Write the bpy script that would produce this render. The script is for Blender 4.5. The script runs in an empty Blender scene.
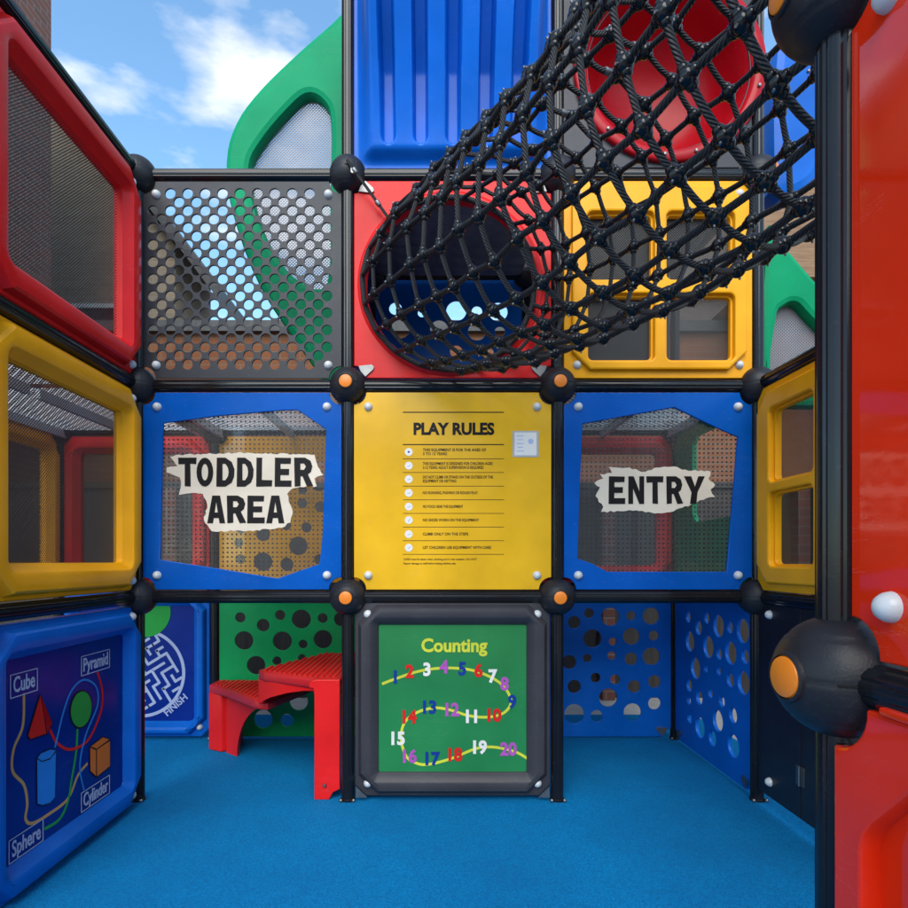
import bpy, bmesh, math, random
from mathutils import Vector, Matrix
PI = math.pi
sc = bpy.context.scene
C = sc.collection
rnd = random.Random(7)

# ------------------------------------------------------------------ measures
F = 606.0; VX = 438.0; VY = 562.0; H = 1.133
X0, X1, X2, X3, X4, X5 = -2.43, -1.428, -.428, .5665, 1.5186, 1.5856
ZR = [0, .967, 1.971, 2.971, 3.971]
YA, YB, YC, YD = .885, 1.82, 2.885, 3.885
RT = .030                                   # tube radius
def U(px, py, Y): return ((px-VX)/F*Y, H+(VY-py)/F*Y)          # facing plane at depth Y -> (X, Z)
def W(px, py, X):                                              # side plane at X -> (Y, Z)
    Y = X*F/(px-VX); return (Y, H+(VY-py)/F*Y)

# ------------------------------------------------------------------ materials
def newmat(name):
    m = bpy.data.materials.new(name); m.use_nodes = True
    return m, m.node_tree, m.node_tree.nodes['Principled BSDF']
def node(nt, t, **kw):
    n = nt.nodes.new(t)
    for k, v in kw.items(): setattr(n, k, v)
    return n
def mth(nt, op, a, b=None, c=None):
    n = nt.nodes.new('ShaderNodeMath'); n.operation = op
    for i, v in enumerate((a, b, c)):
        if v is None: continue
        if isinstance(v, (int, float)): n.inputs[i].default_value = v
        else: nt.links.new(v, n.inputs[i])
    return n.outputs[0]
def mixc(nt, f, a, b):
    n = nt.nodes.new('ShaderNodeMix'); n.data_type = 'RGBA'
    for i, v in ((0, f), (6, a), (7, b)):
        if isinstance(v, (int, float)): n.inputs[i].default_value = v
        elif isinstance(v, tuple): n.inputs[i].default_value = (*v, 1) if len(v) == 3 else v
        else: nt.links.new(v, n.inputs[i])
    return n.outputs[2]
def noise(nt, vec, scale, detail=3, rough=.5):
    n = nt.nodes.new('ShaderNodeTexNoise'); n.inputs['Scale'].default_value = scale
    n.inputs['Detail'].default_value = detail; n.inputs['Roughness'].default_value = rough
    if vec is not None: nt.links.new(vec, n.inputs['Vector'])
    return n.outputs[0]
def ramp(nt, f, a, b):
    n = nt.nodes.new('ShaderNodeMapRange'); n.inputs[1].default_value = a; n.inputs[2].default_value = b
    nt.links.new(f, n.inputs[0]); return n.outputs[0]
def plastic(name, col, rough=.32, var=.10, bump=.12, bscale=260, dirt=.25, scratch=.5, spec=.5):
    m, nt, b = newmat(name)
    tc = node(nt, 'ShaderNodeTexCoord').outputs['Object']
    big = noise(nt, tc, 2.6, 4)
    dark = tuple(c*(1-var*2) for c in col); lite = tuple(min(1, c*(1+var)+.004) for c in col)
    c = mixc(nt, ramp(nt, big, .3, .7), dark, lite)
    spk = noise(nt, tc, 55, 4, .7)
    c = mixc(nt, mth(nt, 'MULTIPLY', ramp(nt, spk, .62, .74), dirt*.55), c, (.33, .30, .27))
    # fine scratches
    mp = node(nt, 'ShaderNodeMapping'); mp.inputs['Scale'].default_value = (1.5, 14, 17)
    mp.inputs['Rotation'].default_value = (.3, .9, .4); nt.links.new(tc, mp.inputs[0])
    sc_ = noise(nt, mp.outputs[0], 5, 5, .6)
    line = mth(nt, 'LESS_THAN', mth(nt, 'ABSOLUTE', mth(nt, 'SUBTRACT', sc_, .56)), .0022)
    gate = ramp(nt, noise(nt, tc, 4.3, 2), .52, .62)
    c = mixc(nt, mth(nt, 'MULTIPLY', mth(nt, 'MULTIPLY', line, gate), scratch*.6), c, tuple(min(1, x*.6+.28) for x in col))
    nt.links.new(c, b.inputs['Base Color'])
    r = mth(nt, 'ADD', rough-.07, mth(nt, 'MULTIPLY', noise(nt, tc, 9, 4), .16))
    nt.links.new(r, b.inputs['Roughness'])
    b.inputs['Specular IOR Level'].default_value = spec
    bp = node(nt, 'ShaderNodeBump'); bp.inputs['Strength'].default_value = bump; bp.inputs['Distance'].default_value = .0015
    hh = mth(nt, 'ADD', noise(nt, tc, bscale, 2), mth(nt, 'MULTIPLY', noise(nt, tc, 6, 2), 3.0))
    nt.links.new(hh, bp.inputs['Height']); nt.links.new(bp.outputs[0], b.inputs['Normal'])
    return m
M = {}
M['red'] = plastic('red_plastic', (.74, .012, .012), spec=.2)
M['red_gloss'] = plastic('glossy_red_plastic', (.92, .030, .003), rough=.03, bump=.02, dirt=.05, scratch=.8, spec=.45)
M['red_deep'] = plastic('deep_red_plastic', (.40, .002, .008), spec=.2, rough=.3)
M['yellow'] = plastic('yellow_plastic', (.96, .39, .003), spec=.2)
M['board_yellow'] = plastic('rules_board_yellow', (.80, .43, .012), spec=.3, rough=.2, bump=.02, dirt=.3)
M['blue'] = plastic('blue_plastic', (.000, .115, .52), spec=.2)
M['blue_flat'] = plastic('blue_sign_plastic', (.000, .088, .42), spec=.12, rough=.2, bump=.03)
M['blue_bright'] = plastic('bright_blue_plastic', (.000, .125, .60), spec=.2, rough=.3, bump=.05)
M['green'] = plastic('green_plastic', (.002, .32, .085), spec=.2)
M['green_deep'] = plastic('deep_green_plastic', (.000, .29, .12), spec=.1, rough=.45)
M['board_green'] = plastic('counting_board_green', (.018, .20, .055), rough=.2, bump=.02)
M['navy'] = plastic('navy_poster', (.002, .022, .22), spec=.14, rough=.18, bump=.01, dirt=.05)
M['grey'] = plastic('dark_grey_plastic', (.040, .038, .046), spec=.3, rough=.42, bump=.2)
M['grey_panel'] = plastic('grey_sheet', (.034, .034, .041), spec=.25, rough=.38, bump=.05)
M['pad_grey'] = plastic('quilted_grey_vinyl', (.16, .165, .19), rough=.5)
M['grey_light'] = plastic('galvanised_deck', (.42, .43, .45), rough=.4)
M['black'] = plastic('black_powder_coat', (.007, .007, .009), spec=.35, rough=.15, bump=.03, dirt=.08, scratch=.2)
M['ball'] = plastic('black_moulded_plastic', (.013, .013, .017), spec=.3, rough=.42, bump=.25, dirt=.12, scratch=.3)
M['black_door'] = plastic('black_sheet', (.010, .009, .014), rough=.35, bump=.05, dirt=.05)
M['orange'] = plastic('orange_cap_plastic', (.80, .20, .006), rough=.35)
M['white'] = plastic('white_bolt_plastic', (.62, .62, .62), rough=.3, var=.05)
M['print_black'] = plastic('black_print', (.010, .008, .009), rough=.4, bump=0, scratch=0, dirt=0, spec=.15)
M['print_white'] = plastic('white_print', (.78, .74, .70), rough=.4, bump=0, scratch=0, dirt=0, spec=.15)
M['print_cream'] = plastic('cream_brush_print', (.74, .64, .52), rough=.4, bump=0, scratch=0, dirt=0, spec=.15)
M['print_yellow'] = plastic('yellow_print', (.60, .62, .05), rough=.4, bump=0, scratch=0, dirt=0, spec=.15)
M['print_blue'] = plastic('blue_print', (.008, .040, .26), rough=.4, bump=0, scratch=0, dirt=0, spec=.15)
M['print_sky'] = plastic('light_blue_print', (.02, .22, .66), rough=.4, bump=0, scratch=0, dirt=0, spec=.15)
M['print_red'] = plastic('red_print', (.66, .018, .014), rough=.4, bump=0, scratch=0, dirt=0, spec=.15)
M['print_purple'] = plastic('purple_print', (.42, .09, .42), rough=.4, bump=0, scratch=0, dirt=0, spec=.15)
M['print_green'] = plastic('green_print', (.02, .32, .05), rough=.4, bump=0, scratch=0, dirt=0, spec=.15)
M['print_orange'] = plastic('orange_print', (.72, .17, .02), rough=.4, bump=0, scratch=0, dirt=0, spec=.15)
M['print_tan'] = plastic('tan_print', (.56, .32, .10), rough=.4, bump=0, scratch=0, dirt=0, spec=.15)
M['print_pale'] = plastic('pale_blue_print', (.42, .48, .68), rough=.4, bump=0, scratch=0, dirt=0, spec=.15)
M['red_tread'] = plastic('red_tread_plastic', (.55, .012, .016), rough=.4)
def steel():
    m, nt, b = newmat('stainless_steel'); b.inputs['Metallic'].default_value = 1
    b.inputs['Base Color'].default_value = (.24, .235, .23, 1)
    tc = node(nt, 'ShaderNodeTexCoord').outputs['Object']
    nt.links.new(mth(nt, 'ADD', .32, mth(nt, 'MULTIPLY', noise(nt, tc, 60, 3), .3)), b.inputs['Roughness'])
    return m
M['steel'] = steel()
def rope():
    m, nt, b = newmat('black_twisted_rope')
    uv = node(nt, 'ShaderNodeTexCoord').outputs['UV']
    sp = node(nt, 'ShaderNodeSeparateXYZ'); nt.links.new(uv, sp.inputs[0])
    ph = mth(nt, 'ADD', mth(nt, 'MULTIPLY', sp.outputs[0], 6*2*PI), mth(nt, 'MULTIPLY', sp.outputs[1], 2*PI*6/.075))
    s = mth(nt, 'SINE', ph); s = mth(nt, 'POWER', mth(nt, 'ADD', mth(nt, 'MULTIPLY', s, .5), .5), .5)
    nt.links.new(mixc(nt, s, (.003, .003, .004), (.022, .021, .024)), b.inputs['Base Color'])
    b.inputs['Roughness'].default_value = .55
    bp = node(nt, 'ShaderNodeBump'); bp.inputs['Strength'].default_value = 1; bp.inputs['Distance'].default_value = .0035
    nt.links.new(s, bp.inputs['Height']); nt.links.new(bp.outputs[0], b.inputs['Normal'])
    return m
M['rope'] = rope()
def perf(name, col, pitch, r, hexg=True, rough=.45, axes='xz', metal=0.0, transl=0.0):
    """sheet with round punched holes; transl makes it glow with light from behind"""
    m, nt, b = newmat(name)
    tc = node(nt, 'ShaderNodeTexCoord').outputs['Object']
    sp = node(nt, 'ShaderNodeSeparateXYZ'); nt.links.new(tc, sp.inputs[0])
    ix = {'x': 0, 'y': 1, 'z': 2}
    u = mth(nt, 'DIVIDE', sp.outputs[ix[axes[0]]], pitch); v = mth(nt, 'DIVIDE', sp.outputs[ix[axes[1]]], pitch)
    def dist(off):
        a = mth(nt, 'SUBTRACT', mth(nt, 'FRACT', mth(nt, 'ADD', u, 100+off)), .5)
        c = mth(nt, 'SUBTRACT', mth(nt, 'FRACT', mth(nt, 'ADD', v, 100+off)), .5)
        return mth(nt, 'SQRT', mth(nt, 'ADD', mth(nt, 'MULTIPLY', a, a), mth(nt, 'MULTIPLY', c, c)))
    d = dist(0)
    if hexg: d = mth(nt, 'MINIMUM', d, dist(.5))
    hole = mth(nt, 'LESS_THAN', d, r)
    c = mixc(nt, ramp(nt, noise(nt, tc, 3, 3), .3, .7), tuple(x*.75 for x in col), tuple(x*1.2 for x in col))
    nt.links.new(c, b.inputs['Base Color']); b.inputs['Roughness'].default_value = rough
    b.inputs['Metallic'].default_value = metal
    tr = node(nt, 'ShaderNodeBsdfTransparent'); mx = node(nt, 'ShaderNodeMixShader')
    body = b.outputs[0]
    if transl:
        tl = node(nt, 'ShaderNodeBsdfTranslucent'); tl.inputs[0].default_value = (.80, .80, .79, 1)
        m9 = node(nt, 'ShaderNodeMixShader'); m9.inputs[0].default_value = transl
        nt.links.new(body, m9.inputs[1]); nt.links.new(tl.outputs[0], m9.inputs[2]); body = m9.outputs[0]
    nt.links.new(hole, mx.inputs[0]); nt.links.new(body, mx.inputs[1]); nt.links.new(tr.outputs[0], mx.inputs[2])
    nt.links.new(mx.outputs[0], nt.nodes['Material Output'].inputs[0])
    return m
M['mesh'] = perf('perforated_dark_mesh', (.045, .042, .040), .0125, .32)
M['mesh_light'] = perf('perforated_pale_mesh', (.26, .25, .28), .0165, .25)
M['deck'] = perf('perforated_deck_sheet', (.72, .72, .72), .046, .27, axes='xy', transl=.65)  # translucency added so the underside glows and brightens the bays below
def clear(name, dots=True):
    m, nt, b = newmat(name)
    tc = node(nt, 'ShaderNodeTexCoord').outputs['Object']
    tr = node(nt, 'ShaderNodeBsdfTransparent'); tr.inputs[0].default_value = (.96, .97, .97, 1)
    gl = node(nt, 'ShaderNodeBsdfGlossy'); gl.inputs['Roughness'].default_value = .04
    df = node(nt, 'ShaderNodeBsdfDiffuse'); df.inputs[0].default_value = (.55, .55, .56, 1)
    fr = node(nt, 'ShaderNodeFresnel'); fr.inputs[0].default_value = 1.48
    m0 = node(nt, 'ShaderNodeMixShader'); m0.inputs[0].default_value = .04  # diffuse haze mixed in, standing for veiling reflections and fine scratches
    nt.links.new(tr.outputs[0], m0.inputs[1]); nt.links.new(df.outputs[0], m0.inputs[2])
    m1 = node(nt, 'ShaderNodeMixShader'); nt.links.new(mth(nt, 'MULTIPLY', fr.outputs[0], .5), m1.inputs[0])
    nt.links.new(m0.outputs[0], m1.inputs[1]); nt.links.new(gl.outputs[0], m1.inputs[2])
    out = m1.outputs[0]
    if dots:
        sp = node(nt, 'ShaderNodeSeparateXYZ'); nt.links.new(tc, sp.inputs[0])
        a = mth(nt, 'SUBTRACT', mth(nt, 'FRACT', mth(nt, 'ADD', mth(nt, 'DIVIDE', sp.outputs[0], .0215), 100)), .5)
        c = mth(nt, 'SUBTRACT', mth(nt, 'FRACT', mth(nt, 'ADD', mth(nt, 'DIVIDE', sp.outputs[2], .0215), 100)), .5)
        d = mth(nt, 'SQRT', mth(nt, 'ADD', mth(nt, 'MULTIPLY', a, a), mth(nt, 'MULTIPLY', c, c)))
        dot = mth(nt, 'LESS_THAN', d, .20)
        b.inputs['Base Color'].default_value = (.025, .022, .022, 1); b.inputs['Roughness'].default_value = .4
        m2 = node(nt, 'ShaderNodeMixShader'); nt.links.new(dot, m2.inputs[0])
        nt.links.new(out, m2.inputs[1]); nt.links.new(b.outputs[0], m2.inputs[2]); out = m2.outputs[0]
    nt.links.new(out, nt.nodes['Material Output'].inputs[0])
    return m
M['clear'] = clear('clear_dotted_window')
def floor_mat():
    m, nt, b = newmat('blue_rubber_granules')
    tc = node(nt, 'ShaderNodeTexCoord').outputs['Object']
    g = node(nt, 'ShaderNodeTexVoronoi'); g.inputs['Scale'].default_value = 260; nt.links.new(tc, g.inputs['Vector'])
    hs = node(nt, 'ShaderNodeSeparateXYZ'); nt.links.new(g.outputs['Color'], hs.inputs[0])
    c = mixc(nt, hs.outputs[0], (.000, .118, .31), (.000, .245, .56))
    c = mixc(nt, mth(nt, 'MULTIPLY', ramp(nt, noise(nt, tc, 1.3, 6, .65), .35, .7), .55), c, (.003, .10, .27))
    c = mixc(nt, mth(nt, 'MULTIPLY', ramp(nt, noise(nt, tc, 42, 4, .7), .64, .72), .6), c, (.02, .09, .15))
    c = mixc(nt, mth(nt, 'MULTIPLY', ramp(nt, noise(nt, tc, 12, 6, .75), .60, .75), .18), c, (.03, .22, .40))
    nt.links.new(c, b.inputs['Base Color']); b.inputs['Roughness'].default_value = .9; b.inputs['Specular IOR Level'].default_value = .15
    bp = node(nt, 'ShaderNodeBump'); bp.inputs['Strength'].default_value = .6; bp.inputs['Distance'].default_value = .002
    nt.links.new(g.outputs['Distance'], bp.inputs['Height']); nt.links.new(bp.outputs[0], b.inputs['Normal'])
    return m
M['floor'] = floor_mat()
def brick(name, a, c2, mortar):
    m, nt, b = newmat(name)
    tc = node(nt, 'ShaderNodeTexCoord').outputs['Object']
    sp = node(nt, 'ShaderNodeSeparateXYZ'); nt.links.new(tc, sp.inputs[0])
    cb = node(nt, 'ShaderNodeCombineXYZ')
    nt.links.new(mth(nt, 'ADD', sp.outputs[0], sp.outputs[1]), cb.inputs[0]); nt.links.new(sp.outputs[2], cb.inputs[1])
    bt = node(nt, 'ShaderNodeTexBrick'); nt.links.new(cb.outputs[0], bt.inputs['Vector'])
    bt.inputs['Scale'].default_value = 1; bt.inputs['Brick Width'].default_value = .225; bt.inputs['Row Height'].default_value = .075
    bt.inputs['Mortar Size'].default_value = .008; bt.inputs['Bias'].default_value = 0
    bt.inputs['Color1'].default_value = (*a, 1); bt.inputs['Color2'].default_value = (*c2, 1); bt.inputs['Mortar'].default_value = (*mortar, 1)
    c = mixc(nt, mth(nt, 'MULTIPLY', noise(nt, tc, 2.5, 5), .6), bt.outputs[0], tuple(x*.55 for x in a))
    nt.links.new(c, b.inputs['Base Color']); b.inputs['Roughness'].default_value = .9
    bp = node(nt, 'ShaderNodeBump'); bp.inputs['Strength'].default_value = .6; bp.inputs['Distance'].default_value = .01; bp.invert = True
    nt.links.new(bt.outputs['Fac'], bp.inputs['Height']); nt.links.new(bp.outputs[0], b.inputs['Normal'])
    return m
M['brick_red'] = brick('weathered_red_brick', (.25, .085, .055), (.15, .07, .055), (.22, .19, .17))
M['brick_orange'] = brick('orange_brick', (.25, .085, .032), (.19, .06, .022), (.19, .12, .08))
M['brick_tan'] = brick('tan_brick', (.34, .25, .17), (.26, .19, .13), (.32, .28, .23))
def simple(name, a, b_, rough=.8, scale=8, stretch=(1, 1, 1)):
    m, nt, b = newmat(name)
    tc = node(nt, 'ShaderNodeTexCoord').outputs['Object']
    mp = node(nt, 'ShaderNodeMapping'); mp.inputs['Scale'].default_value = stretch; nt.links.new(tc, mp.inputs[0])
    nt.links.new(mixc(nt, ramp(nt, noise(nt, mp.outputs[0], scale, 5, .6), .3, .7), a, b_), b.inputs['Base Color'])
    b.inputs['Roughness'].default_value = rough
    return m
M['paving'] = simple('grey_paving', (.38, .365, .34), (.48, .46, .43))  # lightened so the ground bounces light onto the side panels
M['roof'] = simple('dark_slate', (.035, .034, .036), (.07, .066, .066), .6, 14)
M['timber'] = simple('brown_timber', (.16, .075, .032), (.28, .15, .07), .6, 5, (1, 1, 12))
M['dark_board'] = simple('dark_backdrop_boards', (.022, .019, .018), (.05, .042, .038), .7, 6, (6, 6, .6))  # near-black tone standing in for the dim space behind the holes
M['cream_render'] = simple('cream_render', (.58, .55, .50), (.68, .66, .61), .8, 3)  # pale tone picked so the added building throws back light
M['pvc'] = simple('white_window_frame', (.6, .6, .6), (.72, .72, .72), .4)
M['wglass'] = simple('dark_window_glass', (.02, .022, .026), (.03, .034, .04), .06)

# ------------------------------------------------------------------ object helpers
def setp(o, label=None, cat=None, group=None, kind=None):
    if label: o['label'] = label
    if cat: o['category'] = cat
    if group: o['group'] = group
    if kind: o['kind'] = kind
def root(name, loc, label, cat, rz=0, group=None):
    o = bpy.data.objects.new(name, None); C.objects.link(o); o.location = loc; o.rotation_euler = (0, 0, rz)
    o.empty_display_size = .1
    setp(o, label, cat, group); return o
def put(name, me, mat=None, parent=None, loc=(0, 0, 0), rot=(0, 0, 0), label=None, cat=None, group=None, kind=None):
    o = bpy.data.objects.new(name, me); C.objects.link(o)
    if mat is not None and not me.materials:
        for m_ in (mat if isinstance(mat, (list, tuple)) else [mat]): me.materials.append(M[m_])
    if parent: o.parent = parent
    o.location = loc; o.rotation_euler = rot
    setp(o, label, cat, group, kind); return o
def finish(me, ang=35):
    me.shade_smooth(); me.set_sharp_from_angle(angle=math.radians(ang)); me.update(); return me
def bm_mesh(bm, ang=35, name='m'):
    me = bpy.data.meshes.new(name); bmesh.ops.recalc_face_normals(bm, faces=bm.faces); bm.to_mesh(me); bm.free(); return finish(me, ang)
def from_curve(cu, ang=30, w0=0.0):
    ob = bpy.data.objects.new('tmp', cu); C.objects.link(ob)
    dg = bpy.context.evaluated_depsgraph_get(); dg.update()
    me = bpy.data.meshes.new_from_object(ob.evaluated_get(dg))
    bpy.data.objects.remove(ob); bpy.data.curves.remove(cu)
    me.materials.clear()
    me.transform(Matrix(((1, 0, 0, 0), (0, 0, -1, -w0), (0, 1, 0, 0), (0, 0, 0, 1))))   # lies in XZ, faces -Y, w0 forward
    return finish(me, ang)
def plate(outer, holes=(), th=.014, bev=.003, w0=0.0):
    """flat sheet with real holes and eased edges; w0 = distance of its middle plane toward the viewer"""
    cu = bpy.data.curves.new('c', 'CURVE'); cu.dimensions = '2D'; cu.fill_mode = 'BOTH'
    for pts in [outer]+list(holes):
        s = cu.splines.new('POLY'); s.points.add(len(pts)-1); s.use_cyclic_u = True
        for i, (x, y) in enumerate(pts): s.points[i].co = (x, y, 0, 1)
    cu.extrude = max(1e-5, th/2-bev); cu.bevel_depth = bev; cu.bevel_resolution = 1 if bev > 0 else 0; cu.offset = -bev
    return from_curve(cu, w0=w0)
def circ(x, y, r, n=22, ry=None): return [(x+r*math.cos(2*PI*k/n), y+(ry or r)*math.sin(2*PI*k/n)) for k in range(n)]
def rrect(hw, hh, r, n=4, cut=False, cx=0, cy=0):
    P = []
    for (sx, sy, a0) in ((1, 1, 0), (-1, 1, 90), (-1, -1, 180), (1, -1, 270)):
        for k in range(n+1):
            a = math.radians(a0+90*k/n)
            if cut:
                t = k/n; p0 = (math.cos(math.radians(a0)), math.sin(math.radians(a0))); p1 = (math.cos(math.radians(a0+90)), math.sin(math.radians(a0+90)))
                dx, dy = p0[0]*(1-t)+p1[0]*t, p0[1]*(1-t)+p1[1]*t
            else: dx, dy = math.cos(a), math.sin(a)
            P.append((cx+sx*(hw-r)+dx*r, cy+sy*(hh-r)+dy*r))
    return P
def loft(bm, loops, closed_ends=(False, False)):
    """loops = list of (2D points, w)"""
    vs = [[bm.verts.new((x, -w, y)) for x, y in pts] for pts, w in loops]
    n = len(vs[0])
    for a, b in zip(vs, vs[1:]):
        for i in range(n): bm.faces.new((a[i], a[(i+1) % n], b[(i+1) % n], b[i]))
    if closed_ends[0]: bm.faces.new(vs[0])
    if closed_ends[1]: bm.faces.new(vs[-1])
def smoothpath(pts, sub=6, closed=False):
    out = []; n = len(pts); P = [Vector(p) for p in pts]
    rng = range(n if closed else n-1)
    for i in rng:
        p0 = P[(i-1) % n] if closed or i > 0 else P[i]; p1 = P[i]; p2 = P[(i+1) % n]
        p3 = P[(i+2) % n] if closed or i+2 < n else p2
        for k in range(sub):
            t = k/sub
            out.append(.5*((2*p1)+(-p0+p2)*t+(2*p0-5*p1+4*p2-p3)*t*t+(-p0+3*p1-3*p2+p3)*t**3))
    if not closed: out.append(P[-1])
    return out
def tube(pts, r, seg=10, closed=False, caps=True):
    """swept round tube with UVs (u around, v metres along)"""
    bm = bmesh.new(); uvl = bm.loops.layers.uv.new('UVMap')
    n = len(pts); P = [Vector(p) for p in pts]
    T = []
    for i in range(n):
        a = P[(i-1) % n] if closed or i > 0 else P[i]; b = P[(i+1) % n] if closed or i < n-1 else P[i]
        T.append((b-a).normalized())
    up = Vector((0, 0, 1)) if abs(T[0].z) < .9 else Vector((1, 0, 0))
    N = (up-T[0]*up.dot(T[0])).normalized(); rings = []; L = [0]
    for i in range(n):
        N = (N-T[i]*N.dot(T[i])).normalized(); B = T[i].cross(N)
        rr = r[i] if isinstance(r, (list, tuple)) else r
        rings.append([bm.verts.new(P[i]+rr*(N*math.cos(2*PI*k/seg)+B*math.sin(2*PI*k/seg))) for k in range(seg)])
        if i: L.append(L[-1]+(P[i]-P[i-1]).length)
    m = n if closed else n-1
    for i in range(m):
        a, b = rings[i], rings[(i+1) % n]
        l0 = L[i]; l1 = L[i+1] if i+1 < n else L[-1]+(P[0]-P[-1]).length
        for k in range(seg):
            f = bm.faces.new((a[k], a[(k+1) % seg], b[(k+1) % seg], b[k]))
            for lp, (u, v) in zip(f.loops, ((k/seg, l0), ((k+1)/seg, l0), ((k+1)/seg, l1), (k/seg, l1))): lp[uvl].uv = (u, v)
    if caps and not closed: bm.faces.new(rings[0]); bm.faces.new(rings[-1])
    return bm_mesh(bm, 50)
def strip2d(pts, w):
    """outline of a ribbon following 2D points"""
    P = [Vector((p[0], p[1])) for p in pts]; Lf, R = [], []
    for i in range(len(P)):
        t = (P[min(i+1, len(P)-1)]-P[max(i-1, 0)]).normalized(); n = Vector((-t.y, t.x))
        Lf.append(tuple(P[i]+n*w/2)); R.append(tuple(P[i]-n*w/2))
    return Lf+R[::-1]
def lathe(prof, seg=32, axis='z', ang=30):
    """prof = (radius, height) list"""
    bm = bmesh.new(); vs = []
    for (r, h) in prof:
        if r < 1e-5: vs.append([bm.verts.new((0, 0, h))])
        else: vs.append([bm.verts.new((r*math.cos(2*PI*k/seg), r*math.sin(2*PI*k/seg), h)) for k in range(seg)])
    for a, b in zip(vs, vs[1:]):
        for k in range(seg):
            k2 = (k+1) % seg
            if len(a) == 1 and len(b) == 1: continue
            if len(a) == 1: bm.faces.new((a[0], b[k], b[k2]))
            elif len(b) == 1: bm.faces.new((a[k], a[k2], b[0]))
            else: bm.faces.new((a[k], a[k2], b[k2], b[k]))
    if axis == 'y': bmesh.ops.rotate(bm, verts=bm.verts, cent=(0, 0, 0), matrix=Matrix.Rotation(PI/2, 3, 'X'))   # +z -> -y (toward viewer)
    return bm_mesh(bm, ang)
def box(x0, x1, y0, y1, z0, z1, bev=0.0):
    bm = bmesh.new(); bmesh.ops.create_cube(bm, size=1)
    for v in bm.verts: v.co = ((x0+x1)/2+v.co.x*(x1-x0), (y0+y1)/2+v.co.y*(y1-y0), (z0+z1)/2+v.co.z*(z1-z0))
    if bev: bmesh.ops.bevel(bm, geom=list(bm.edges), offset=bev, segments=2, affect='EDGES', profile=.6)
    return bm_mesh(bm)
def text(body, size, w0=0.0, ext=.0006, off=0.0, align='CENTER', sx=1.0, spacing=1.0):
    cu = bpy.data.curves.new('t', 'FONT'); cu.body = body; cu.size = size; cu.align_x = align; cu.align_y = 'CENTER'
    cu.extrude = ext; cu.offset = off; cu.space_character = spacing; cu.resolution_u = 3
    me = from_curve(cu, w0=w0)
    if sx != 1: me.transform(Matrix.Diagonal((sx, 1, 1, 1)))
    return me
def sstep(a, b, x):
    t = max(0, min(1, (x-a)/(b-a))); return t*t*(3-2*t)

# ------------------------------------------------------------------ the ground and sky
bm = bmesh.new()
vs = [bm.verts.new(p) for p in ((-400, -400, -.004), (400, -400, -.004), (400, 400, -.004), (-400, 400, -.004))]; bm.faces.new(vs)
put('ground', bm_mesh(bm), 'paving', kind='structure')
put('playground_floor', box(-2.75, 1.9, -.9, 4.5, -.05, 0), 'floor', kind='structure')  # slab kept short so the pale paving around it bounces more light

w = bpy.data.worlds.new('World'); sc.world = w; w.use_nodes = True; nt = w.node_tree
bg = nt.nodes['Background']
SUN_EL, SUN_AZ = math.radians(40), math.radians(-176)     # azimuth from +Y clockwise: behind and left of the camera
sky = node(nt, 'ShaderNodeTexSky'); sky.sky_type = 'NISHITA'; sky.sun_disc = False
sky.sun_elevation = SUN_EL; sky.sun_rotation = SUN_AZ; sky.air_density = 1.0; sky.dust_density = .6; sky.ozone_density = 1.5
gen = node(nt, 'ShaderNodeTexCoord').outputs['Generated']
mp = node(nt, 'ShaderNodeMapping'); mp.inputs['Scale'].default_value = (1, 1, 2.7); mp.inputs['Location'].default_value = (.62, .35, .22)
nt.links.new(gen, mp.inputs[0])
cl = noise(nt, mp.outputs[0], 4.6, 9, .52)
cm = ramp(nt, cl, .465, .62)
cl2 = noise(nt, mp.outputs[0], 9, 6, .6)
ccol = mixc(nt, ramp(nt, cl2, .3, .7), (2.3, 2.55, 2.9), (4.2, 4.2, 4.25))
tint = node(nt, 'ShaderNodeMix', data_type='RGBA', blend_type='MULTIPLY'); tint.inputs[0].default_value = 1; tint.inputs[7].default_value = (.76, .97, .99, 1); nt.links.new(sky.outputs[0], tint.inputs[6])
nt.links.new(mixc(nt, mth(nt, 'MULTIPLY', cm, .85), tint.outputs[2], ccol), bg.inputs['Color'])
bg.inputs['Strength'].default_value = .15
sl = bpy.data.lights.new('sun', 'SUN'); sl.energy = 1.25; sl.angle = math.radians(45); sl.color = (1, .94, .84)
so = bpy.data.objects.new('sun', sl); C.objects.link(so)
sd = Vector((math.sin(SUN_AZ)*math.cos(SUN_EL), math.cos(SUN_AZ)*math.cos(SUN_EL), math.sin(SUN_EL)))
so.rotation_euler = sd.to_track_quat('Z', 'Y').to_euler(); so.location = sd*20

# ------------------------------------------------------------------ frame: posts, beams, ball joints
def fluted(length, r=RT, seg=48):
    bm = bmesh.new(); vs = []
    for z in (0, length):
        ring = []
        for k in range(seg):
            a = 2*PI*k/seg; g = (abs(((a/(PI/4)) % 1)-.5) < .13)
            rr = r*(.93 if g else 1.0); ring.append(bm.verts.new((rr*math.cos(a), rr*math.sin(a), z)))
        vs.append(ring)
    for k in range(seg): bm.faces.new((vs[0][k], vs[0][(k+1) % seg], vs[1][(k+1) % seg], vs[1][k]))
    bm.faces.new(vs[0]); bm.faces.new(vs[1])
    return bm_mesh(bm, 25)
_fl = {}
def fl(l):
    k = round(l, 3)
    if k not in _fl: _fl[k] = fluted(k)
    return _fl[k]
G_POST, G_BEAM, G_BALL = 'black upright posts of the play frame', 'black horizontal beams of the play frame', 'black ball joints of the play frame'
foot_me = lathe([(.0, .012), (.032, .012), (.034, .010), (.034, 0), (0, 0)], 24)
fbolt_me = lathe([(0, .012), (.006, .011), (.009, .006), (.009, 0)], 12)
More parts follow.
